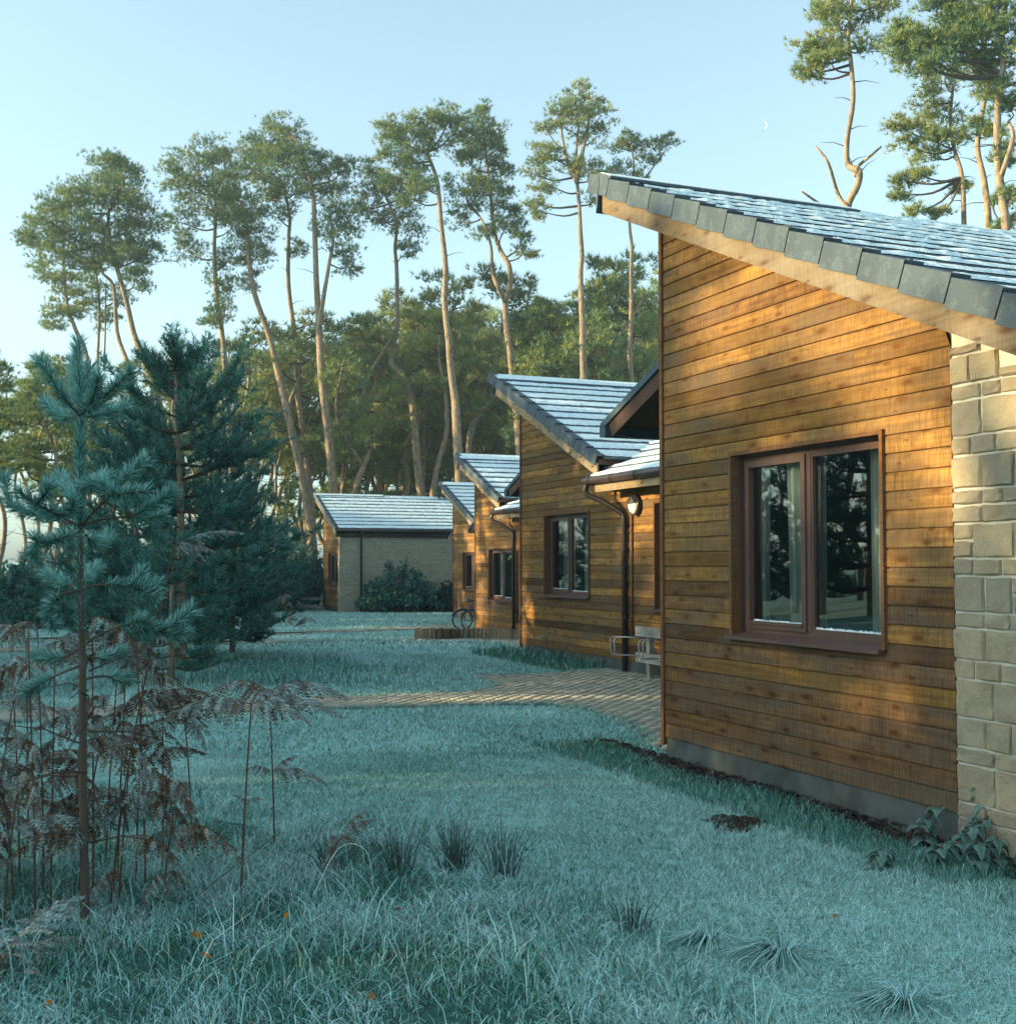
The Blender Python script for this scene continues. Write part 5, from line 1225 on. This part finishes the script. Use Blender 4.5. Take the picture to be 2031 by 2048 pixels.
rush(-0.62, 7.05, 50, 0.30, 0.4, 'dark spiky rush clump just left of the tallest one', 3)
rush(-1.0, 7.0, 34, 0.28, 0.45, 'thin rush clump beside the fallen bracken', 4)
rush(0.60, 5.95, 34, 0.24, 0.5, 'small rush clump at the right end of the rough grass', 5)
def sedge(x, y, n, h, label, seed):
    g = np.random.default_rng(seed); root = empty('grass_tussock', (x, y, float(gz(x, y)))); tag(root, label, 'grass tussock', 'flattened grass tussocks'); b = MB()
    for i in range(n):
        a = g.normal(math.pi*0.95, 0.75) if g.random() < 0.7 else g.uniform(0, 6.28); l = h*g.uniform(0.5, 1.2); t = g.random(); b.cur = tuple(np.array((0.05, 0.16, 0.12))*(1-t) + np.array((0.55, 0.90, 0.86))*t)
        d = np.array([math.cos(a), math.sin(a), 0]); s = np.array([-d[1], d[0], 0])*0.0022
        p = [np.zeros(3), d*l*0.35 + np.array([0, 0, 0.06*g.uniform(0.4, 1.3)]), d*l*0.75 + np.array([0, 0, 0.05*g.uniform(0.3, 1.1)]), d*l + np.array([0, 0, 0.015])]
        vs = []
        for q, k in zip(p, (1, 1, 0.8, 0.15)): vs += [q+s*k, q-s*k]
        b.add(vs, [(2*i_, 2*i_+1, 2*i_+3, 2*i_+2) for i_ in range(3)])
    tag(b.build('blades', M['grass'], root), kind='stuff')
sedge(1.24, 5.55, 320, 0.30, 'combed-over frosted grass tussock in the lawn at the lower right', 11)
sedge(0.95, 5.75, 150, 0.26, 'smaller flattened grass tussock left of the combed-over one', 12)
sedge(1.6, 4.95, 150, 0.28, 'flattened frosted grass tussock at the bottom right edge', 13)

BROWN = np.array((0.20, 0.092, 0.036)); DARKB = np.array((0.06, 0.03, 0.017)); RIME = np.array((0.48, 0.64, 0.64))
def frond(L, W_, g, droop=0.5, hang=0.8, frost=0.35, npin=17, curl=0.0):
    """bracken frond along +x from the origin: pinnae in pairs, each cut into leaflets; returns triangles and colours"""
    V, C = [], []
    t = np.linspace(0, 1, 14); rx = L*t*(1-0.12*droop*t); rz = L*(0.30*t*(1-t)*1.2 - droop*t**2*0.55); ry = curl*L*t*t*0.3
    mid = np.stack([rx, ry + 0*rx, rz], -1)
    def pos(s): return np.array([np.interp(s, t, mid[:, i]) for i in range(3)])
    for i in range(13):
        a, b_ = mid[i], mid[i+1]; w = 0.004*(1-0.7*t[i]); V += [a+(0, w, 0), a-(0, w, 0), b_+(0, w*0.8, 0)]; V += [a-(0, w, 0), b_-(0, w*0.8, 0), b_+(0, w*0.8, 0)]; C += [BROWN*0.8]*6
    for j in range(npin):
        s = 0.08 + 0.9*(j+0.5+g.uniform(-0.4, 0.4))/npin; base = pos(s); pl = W_*(math.sin(math.pi*min(1, 0.22+0.80*s))**0.8)*(1.05-0.75*s)+0.015
        for sg in (-1, 1):
            if g.random() < 0.05: continue
            hg = hang*g.uniform(0.6, 1.3); d = unit(np.array([0.35+0.25*s, sg*1.0, -hg]) + g.normal(0, 0.22, 3)); pl = pl*g.uniform(0.8, 1.1); sag = np.array([0, 0, -0.25*pl])
            nl = max(4, int(pl/0.014)); fr = np.clip(g.normal(frost, 0.2), 0, 0.85)
            ax = unit(np.array([1.0, 0, -0.15]))
            for k in range(nl):
                q = (k+0.6)/nl; p = base + d*pl*q + sag*q*q; ll = 0.021*(1.05-0.8*q)*g.uniform(0.75, 1.25) + 0.004; wd = pl/nl*0.62
                for sd in (-1, 1):
                    tip = p + ax*sd*ll + d*ll*0.45 + np.array([0, 0, -0.3*ll*g.random()])
                    V += [p - d*wd, p + d*wd, tip]
                    c = BROWN*(1-0.5*g.random()) if g.random() < 0.7 else DARKB
                    f = np.clip(fr*g.uniform(0.3, 1.5), 0, 0.9); cc = c*(1-f) + RIME*f; C += [cc*0.8, cc*0.8, np.minimum(cc*1.15, 0.8)]
    return np.array(V), np.array(C)
FR = {}
def frond_mesh(key, *a, **k):
    g = np.random.default_rng(key); V, C = frond(*a, g=g, **k); o = mesh_tris('frond', V, np.arange(len(V)).reshape(-1, 3), M['fern'], col=C); me = o.data; bpy.data.objects.remove(o); return me
FRM = [frond_mesh(1, 0.42, 0.115, droop=0.62, hang=1.5, frost=0.42), frond_mesh(2, 0.46, 0.12, droop=0.75, hang=1.0, frost=0.34), frond_mesh(3, 0.32, 0.10, droop=0.35, hang=1.0, frost=0.34), frond_mesh(4, 0.50, 0.15, droop=0.95, hang=1.2, frost=0.22), frond_mesh(5, 0.45, 0.17, droop=0.25, hang=0.25, frost=0.62), frond_mesh(6, 0.44, 0.12, droop=0.7, hang=1.0, frost=0.12)]
def bracken(x, y, h, fronds, label, group, leanx=0.0, leany=0.0, scale=1.0, stem_r=0.006, name='bracken_fern'):
    """fronds: (kind, height fraction, heading, pitch, scale)"""
    root = empty(name, (x, y, float(gz(x, y)))); tag(root, label, 'fern', group)
    P = curve_pts([(0, 0, -0.03), (leanx*0.3, leany*0.3, h*0.4), (leanx, leany, h)], 5); b = MB(); b.tube(P, list(np.linspace(stem_r, stem_r*0.55, len(P))), 6); b.build('stem', M['stem_brown'], root, True)
    for (k, hf, a, pitch, s) in fronds:
        p = P[min(len(P)-1, int(round(hf*(len(P)-1))))]; o = link('frond', FRM[k], root); o.location = tuple(p); o.rotation_euler = (R.uniform(-0.25, 0.25), -pitch, a); o.scale = (s*scale,)*3
    return root
PI = math.pi
bracken(-1.41, 6.47, 1.02, [(0, 1.0, PI*0.98, 0.15, 1.2), (0, 1.0, 0.10, 0.2, 1.2), (2, 1.0, 1.4, 0.3, 1.1), (0, 1.0, -0.35, 0.1, 0.95), (2, 0.62, 2.7, 0.4, 0.28), (2, 0.62, 0.2, 0.2, 0.3)],
        'bracken standing clear of the rest, its left-hand stem with drooping frosted fronds like an umbrella', 'umbrella-shaped bracken', leanx=0.035, leany=0.05, stem_r=0.0075)
bracken(-1.43, 7.5, 0.99, [(0, 1.0, 0.05, 0.25, 1.2), (1, 1.0, PI*0.9, 0.3, 1.1), (2, 1.0, 0.7, 0.3, 1.0), (0, 1.0, -0.8, 0.15, 0.85), (0, 0.55, 0.0, 0.1, 0.85), (2, 0.6, 0.5, 0.7, 0.55), (0, 0.56, 2.9, 0.3, 0.5)],
        'second umbrella-shaped bracken just behind the first, a smaller frond halfway up its stem', 'umbrella-shaped bracken', leanx=-0.04, leany=0.0, stem_r=0.0065)
BR = random.Random(8)
spots = [(-2.15, 6.35, 1.25), (-1.95, 6.6, 1.15), (-2.6, 6.0, 0.9), (-2.35, 6.3, 1.15), (-2.5, 6.6, 1.2), (-2.65, 6.2, 0.95), (-2.2, 6.9, 1.1), (-2.0, 7.1, 1.0), (-2.05, 6.75, 0.95), (-2.75, 6.9, 1.05), (-2.4, 7.3, 1.1), (-2.95, 6.6, 0.9), (-2.1, 6.05, 0.7), (-2.45, 5.95, 0.65), (-1.75, 6.2, 0.55), (-2.9, 7.4, 1.1), (-2.3, 6.55, 0.75), (-2.0, 6.3, 0.6), (-2.6, 6.45, 0.6), (-1.85, 7.2, 0.8)]
for i, (x, y, h) in enumerate(spots):
    fr = []
    for q in range(BR.choice([5, 6, 7])):
        hf = BR.uniform(0.42, 1.0) if q else 1.0; fr.append((BR.choice([0, 1, 1, 3, 3, 5, 5]), hf, BR.uniform(0, 6.28), BR.uniform(-0.5, 0.5), BR.uniform(0.65, 1.05)))
    bracken(x, y, h*1.2, fr, 'dead brown bracken in the dark thicket around the foot of the foreground sapling', 'bracken thicket around the sapling', BR.uniform(-0.12, 0.12), BR.uniform(-0.1, 0.1))
bracken(-2.05, 6.3, 1.86, [(4, 1.0, 0.35, 0.35, 0.85), (2, 0.97, 0.1, 0.1, 0.7), (1, 0.8, 0.5, -0.2, 0.5)], 'tall bracken stem with a pale frosted frond reaching right of the sapling', 'tall frosted bracken', 0.28, 0.1)
bracken(-2.35, 6.1, 1.42, [(1, 1.0, 2.9, 0.3, 0.8), (3, 0.9, 3.3, 0.0, 0.7), (0, 0.8, 2.4, 0.2, 0.8)], 'tall bracken left of the sapling, fronds hanging to the left edge', 'tall bracken left of the sapling', -0.1, 0.1)
bracken(-1.08, 6.75, 0.26, [(2, 1.0, -0.3, 0.7, 0.8), (2, 1.0, 0.5, 0.9, 0.7), (2, 0.8, 1.6, 0.4, 0.6), (0, 0.7, -1.2, 0.3, 0.5)], 'low reddish-brown collapsed bracken right of the umbrella-shaped ones', 'collapsed bracken', 0.15, 0.0)
bracken(-2.12, 5.15, 0.12, [(4, 1.0, 1.15, 0.45, 1.05), (4, 0.9, 0.5, 0.25, 0.8), (4, 0.8, 2.3, 0.3, 0.9)], 'flat white frosted fern frond in the bottom left corner', 'frosted fern at the bottom left', 0.0, 0.02)
for i, (x, y, s) in enumerate([(-11.6, 52, 1.5), (-12.4, 53, 1.5), (-10.8, 53.5, 1.4), (-11.2, 51, 1.3), (-12.8, 51.5, 1.5), (-13.6, 53, 1.5), (-10.2, 52.3, 1.2), (-12.0, 50.2, 1.3), (-13.2, 50.3, 1.2), (-11.9, 54.5, 1.6), (-10.6, 55, 1.4), (-13.0, 55, 1.6), (-14.2, 51.5, 1.3), (-9.9, 53.8, 1.2)]):
    fr = [(BR.choice([0, 1, 3, 2]), BR.uniform(0.55, 1.0), BR.uniform(0, 6.28), BR.uniform(-0.2, 0.5), BR.uniform(1.2, 1.7)) for q in range(8)]
    bracken(x, y, s*0.9, fr, 'rusty frosted bracken in the patch left of the far stone lodge', 'far bracken patch', BR.uniform(-0.2, 0.2), 0, 1.2)
for (x, y) in ((-7.8, 42.8), (-7.2, 43.1), (-8.3, 43.0)):
    bracken(x, y, 0.35, [(BR.choice([1, 3]), BR.uniform(0.5, 1), BR.uniform(0, 6.28), BR.uniform(-0.2, 0.5), 1.1) for q in range(6)], 'small dry brown fern tuft on the far lawn', 'dry fern tufts on the far lawn')
bracken(*lodge_pt(O2, 1.6, -0.25, 0)[:2], 0.5, [(2, 1.0, 0.3, 0.4, 0.7), (1, 0.9, 2.5, 0.2, 0.6), (0, 0.8, 4.0, 0.1, 0.6)], 'green-brown fern against the foot of the second lodge under its window', None, 0.1, 0)

# arching dead stalks in the foreground
def stalk(pts, r, label, mat='stem_brown', group='dead stalks in the rough grass'):
    o = np.array(pts[0], float); P = curve_pts([np.array(p, float)-o for p in pts], 6); b = MB(); b.tube(P, list(np.linspace(r, r*0.4, len(P))), 5); ob = b.build('dead_stalk', M[mat], None, True); ob.location = tuple(o); tag(ob, label, 'stalk', group)
def gp(x, y, z=0.0):
    c = at(x, y, 1.0); d = c - np.array([0, 0, CAM_Z]); t = (z-CAM_Z)/d[2]; return np.array([0, 0, CAM_Z]) + d*t
stalk([at(330, 1730, 6.35), at(410, 1660, 6.5), at(530, 1570, 6.8)], 0.0045, 'straight tan stalk leaning up to the right in the rough grass')
stalk([at(610, 1640, 6.6), at(650, 1580, 6.6), at(690, 1640, 6.4), at(700, 1730, 6.1)], 0.003, 'thin arching stalk right of the collapsed bracken')
stalk([at(590, 1690, 6.0), at(640, 1600, 6.1), at(690, 1605, 6.0), at(705, 1680, 5.9)], 0.0018, 'pale frosted grass stem bent over like a hook', 'frost')
stalk([at(1010, 1720, 6.2), at(1030, 1690, 6.2)], 0.003, 'short dark twig in the middle of the rough grass')

# nettles by the stone corner: square stems with drooping toothed leaves in pairs
def nettle(x, y, h, n, label, seed, s=1.0):
    g = np.random.default_rng(seed); root = empty('nettle_plant', (x, y, float(gz(x, y)))); tag(root, label, 'nettle', 'frosted nettles by the stone corner')
    P = curve_pts([(0, 0, -0.02), (g.normal(0, 0.03), g.normal(0, 0.03), h*0.5), (g.normal(0, 0.07), g.normal(0, 0.07), h)], 4); b = MB(); b.tube(P, [0.006]*len(P), 5); b.build('stem', M['stem_brown'], root)
    for i in range(n):
        f = 0.2 + 0.8*i/n; p = np.array(P[min(len(P)-1, int(f*(len(P)-1)+0.5))]); L = s*g.uniform(0.065, 0.115)*(1.15-0.35*f)
        for q in range(2):
            a = i*1.57 + q*math.pi + g.normal(0, 0.3); d = np.array([math.cos(a), math.sin(a), 0]); sd = np.array([-d[1], d[0], 0]); dr = g.uniform(0.35, 1.1)
            vs = []; m_ = 6; c0 = np.array((0.045, 0.10, 0.065))*g.uniform(0.6, 1.5)
            for k in range(m_+1):
                t = k/m_; w = L*0.42*math.sin(math.pi*min(1, 0.16+0.86*t))**0.9*(1.0-0.25*t); c = p + d*(0.02+L*t*(1-0.25*dr*t)) + np.array([0, 0, 0.02*math.sin(3*t) - dr*L*t*t*0.9])
                tooth = 1.0 if k % 2 else 0.86
                vs += [c + sd*w*tooth + np.array([0, 0, -0.18*w]), c + np.array([0, 0, 0.12*w]), c - sd*w*tooth + np.array([0, 0, -0.18*w])]
            lb = MB(); fs = []
            for k in range(m_): fs += [(3*k, 3*k+1, 3*k+4, 3*k+3), (3*k+1, 3*k+2, 3*k+5, 3*k+4)]
            lb.add(vs, fs); fro = g.uniform(0.02, 0.25); lb.c = [tuple(c0*(1-(fro+0.22*(e % 3 != 1))) + np.array((0.44, 0.68, 0.66))*(fro+0.22*(e % 3 != 1))) for e in range(len(vs))]
            lb.build('leaf', M['leaf'], root, True)
NL = [((2.62, 7.62, 0.30, 6), 'nettle hanging its wide leaves against the plinth, left end of the nettle patch'), ((2.86, 7.55, 0.24, 6), 'nettle in the middle of the patch below the last board'), ((2.98, 7.62, 0.44, 7), 'tallest nettle of the patch, in front of the stone corner'),
      ((3.12, 7.55, 0.36, 7), 'nettle leaning on the stone corner, right of the tallest'), ((3.25, 7.3, 0.34, 7), 'nettle at the right edge of the view'), ((2.52, 7.15, 0.18, 6), 'low nettle at the front left of the patch'), ((2.7, 7.05, 0.2, 7), 'low nettle at the front middle of the patch'), ((2.84, 7.1, 0.2, 7), 'low nettle at the front right of the patch'), ((2.12, 7.13, 0.12, 5), 'single small nettle standing apart in the lawn'), ((3.05, 7.15, 0.25, 7), 'nettle behind the front row, close to the right edge'), ((2.75, 7.4, 0.22, 6), 'nettle half hidden in the middle of the patch'), ((3.2, 7.7, 0.38, 7), 'nettle growing close against the stones at the right')]
for i, ((x, y, h, n), lab) in enumerate(NL): nettle(x, y, h, n+4, lab, 60+i)

# fallen leaves
def fallen(x, y, s, col, label, tilt=0.9, z=0.06, rz=0.0):
    b = MB(); n = 8; vs = []
    for k in range(n+1):
        t = k/n; w = 0.36*math.sin(math.pi*(0.04+0.94*t))**0.75; vs += [((t-0.5), w, 0.10*w*w*4), ((t-0.5), 0, 0.0), ((t-0.5), -w, 0.12*w)]
    b.cur = col; fs = []
    for k in range(n): fs += [(3*k, 3*k+1, 3*k+4, 3*k+3), (3*k+1, 3*k+2, 3*k+5, 3*k+4)]
    b.add([(a*s, c*s, d*s) for a, c, d in vs], fs); b.tube([(-0.5*s, 0, 0), (-0.8*s, 0.05*s, 0.06*s)], 0.02*s, 4)
    o = b.build('fallen_leaf', M['leaf'], None, True); o.location = (x, y, float(gz(x, y))+z); o.rotation_euler = (tilt, R.uniform(-0.3, 0.3), rz); tag(o, label, 'leaf', 'fallen leaves')
OR = (0.42, 0.15, 0.02); TAN = (0.30, 0.17, 0.08); PNK = (0.42, 0.30, 0.27); YE = (0.5, 0.28, 0.04)
for (x, y, s, c, lab, z) in [(540, 1765, 0.045, OR, 'round bright orange leaf in the rough grass at the middle left', 0.12), (372, 1805, 0.055, OR, 'orange leaf standing on edge, upper one of a pair at the lower left', 0.12), (388, 1828, 0.05, OR, 'orange leaf, lower one of the pair at the lower left', 0.08), (92, 1905, 0.04, OR, 'orange leaf beside the frosted fern in the bottom left corner', 0.05), (42, 1640, 0.04, YE, 'yellow leaf caught in the dark bracken at the left edge', 0.3), (55, 1870, 0.05, PNK, 'pale pinkish leaf on the frosted fern', 0.1),
                        (752, 1735, 0.04, OR, 'small orange leaf in the grass left of centre', 0.08), (410, 1545, 0.035, OR, 'small orange leaf on the lawn behind the umbrella bracken', 0.02), (1512, 1662, 0.045, PNK, 'pinkish leaf on the lawn right of centre', 0.02), (885, 1600, 0.04, PNK, 'pale leaf on the lawn beside the rush clump', 0.02), (1470, 1690, 0.035, TAN, 'small brown leaf on the lawn below the pinkish one', 0.015), (1575, 1722, 0.035, TAN, 'brown leaf on the lawn at the lower right', 0.015), (700, 1890, 0.04, TAN, 'brown leaf low in the foreground grass', 0.05), (1300, 1880, 0.04, TAN, 'brown leaf at the bottom right of centre', 0.04), (1090, 1830, 0.035, TAN, 'brown leaf in the grass at the bottom centre', 0.05)]:
    p = gp(x, y, 0.03); fallen(p[0], p[1], s, c, lab, R.uniform(0.3, 1.2), z, R.uniform(0, 6))

# shrub sprawling against the far lodge's stone wall, dark low hedge right of it
def shrub(x, y, sx, sy, h, n, label, seed, frost, leaf=0.07, name='shrub', dark=1.0):
    g = np.random.default_rng(seed); root = empty(name, (x, y, float(gz(x, y)))); tag(root, label, 'shrub'); b = MB(); C_ = []
    for i in range(n):
        a = g.uniform(0, 6.28); r = math.sqrt(g.random()); e = np.array([sx*r*math.cos(a), sy*r*math.sin(a), h*(1-0.75*r*r)*g.uniform(0.35, 1.15)]); s = np.array([e[0]*0.3, e[1]*0.3, 0])
        P = curve_pts([s, (s+e)/2 + np.array([0, 0, 0.2*h]), e], 3); b.tube(P, list(np.linspace(0.012, 0.004, len(P))), 3, False); C_.append(np.repeat(np.array(P)[2:], 7, 0))
    tag(b.build('branches', M['twig'], root), kind='stuff'); T_ = np.concatenate(C_); T_ = T_ + g.normal(0, 0.09, T_.shape)
    V, F = tufts(T_, unit(g.normal(0, 1, T_.shape) + np.array([0, 0, 0.5])), 5, leaf*1.6, leaf*0.8, 0.8, g)
    c = np.repeat(frost_col(np.clip(g.normal(frost, 0.2, len(T_)), 0, 1))*dark, 15, 0); mesh_tris('foliage', V, F, M['leaf'], root, col=c)
sw_ = lambda u, v: lodge_pt(O5, u, v, 0)[:2]
shrub(*sw_(3.9, 2.6), 1.9, 0.9, 2.1, 130, 'frosty sprawling shrub against the stone wall of the far lodge', 41, 0.30, 0.09)
shrub(*sw_(3.7, 1.5), 0.9, 0.7, 1.3, 60, 'low shrub at the left end of the far stone wall beside the downpipe', 42, 0.32, 0.08)
shrub(*sw_(4.0, 5.4), 1.9, 0.9, 1.25, 150, 'dark rounded bush at the right end of the far stone wall', 43, 0.05, 0.10, 'bush', 0.7)
shrub(*sw_(4.0, 7.4), 1.7, 0.9, 1.6, 140, 'dark bush beside the corner of the fourth lodge', 44, 0.05, 0.10, 'bush', 0.7)
for i, (x, D, sx, h) in enumerate([(470, 56, 2.2, 2.0), (540, 58, 2.0, 2.4), (585, 60, 1.3, 2.6), (420, 52, 2.0, 1.6), (230, 44, 2.5, 1.6), (120, 42, 2.2, 1.5), (40, 44, 2.4, 1.8), (340, 52, 2.4, 1.7), (180, 54, 3.0, 2.4), (60, 58, 3.0, 2.6)]):
    lab = ['dark frosted bush behind the rusty bracken patch', 'dark bush between the bracken patch and the far lodge', 'tall dark bush touching the left side of the far lodge', 'low frosted bush at the left of the bracken patch', 'bluish frosted bush in the clearing behind the sapling', 'bluish frosted bush at the left of the clearing', 'frosted bush at the left edge of the view', 'frosted bush behind the bushy young pine', 'larger bush far behind the sapling', 'larger bush far off at the left edge'][i]
    shrub(px_at(x, D), D, sx, 1.2, h, 110, lab, 50+i, 0.26 if i > 3 else 0.16, 0.11)
# ------------------------------------------------------------------ thin morning haze
b = MB(); b.box(-130, 130, -40, 190, -3.5, 34)
m = Mat('haze'); m.t.nodes.remove(m.b); vp = m.n('VolumePrincipled'); vp.inputs['Color'].default_value = (0.78, 0.92, 1.0, 1); vp.inputs['Density'].default_value = 0.0008; vp.inputs['Anisotropy'].default_value = 0.3
m.l(vp.outputs[0], m.t.nodes['Material Output'].inputs['Volume'])
hz = b.build('haze', m.m); tag(hz, kind='stuff')
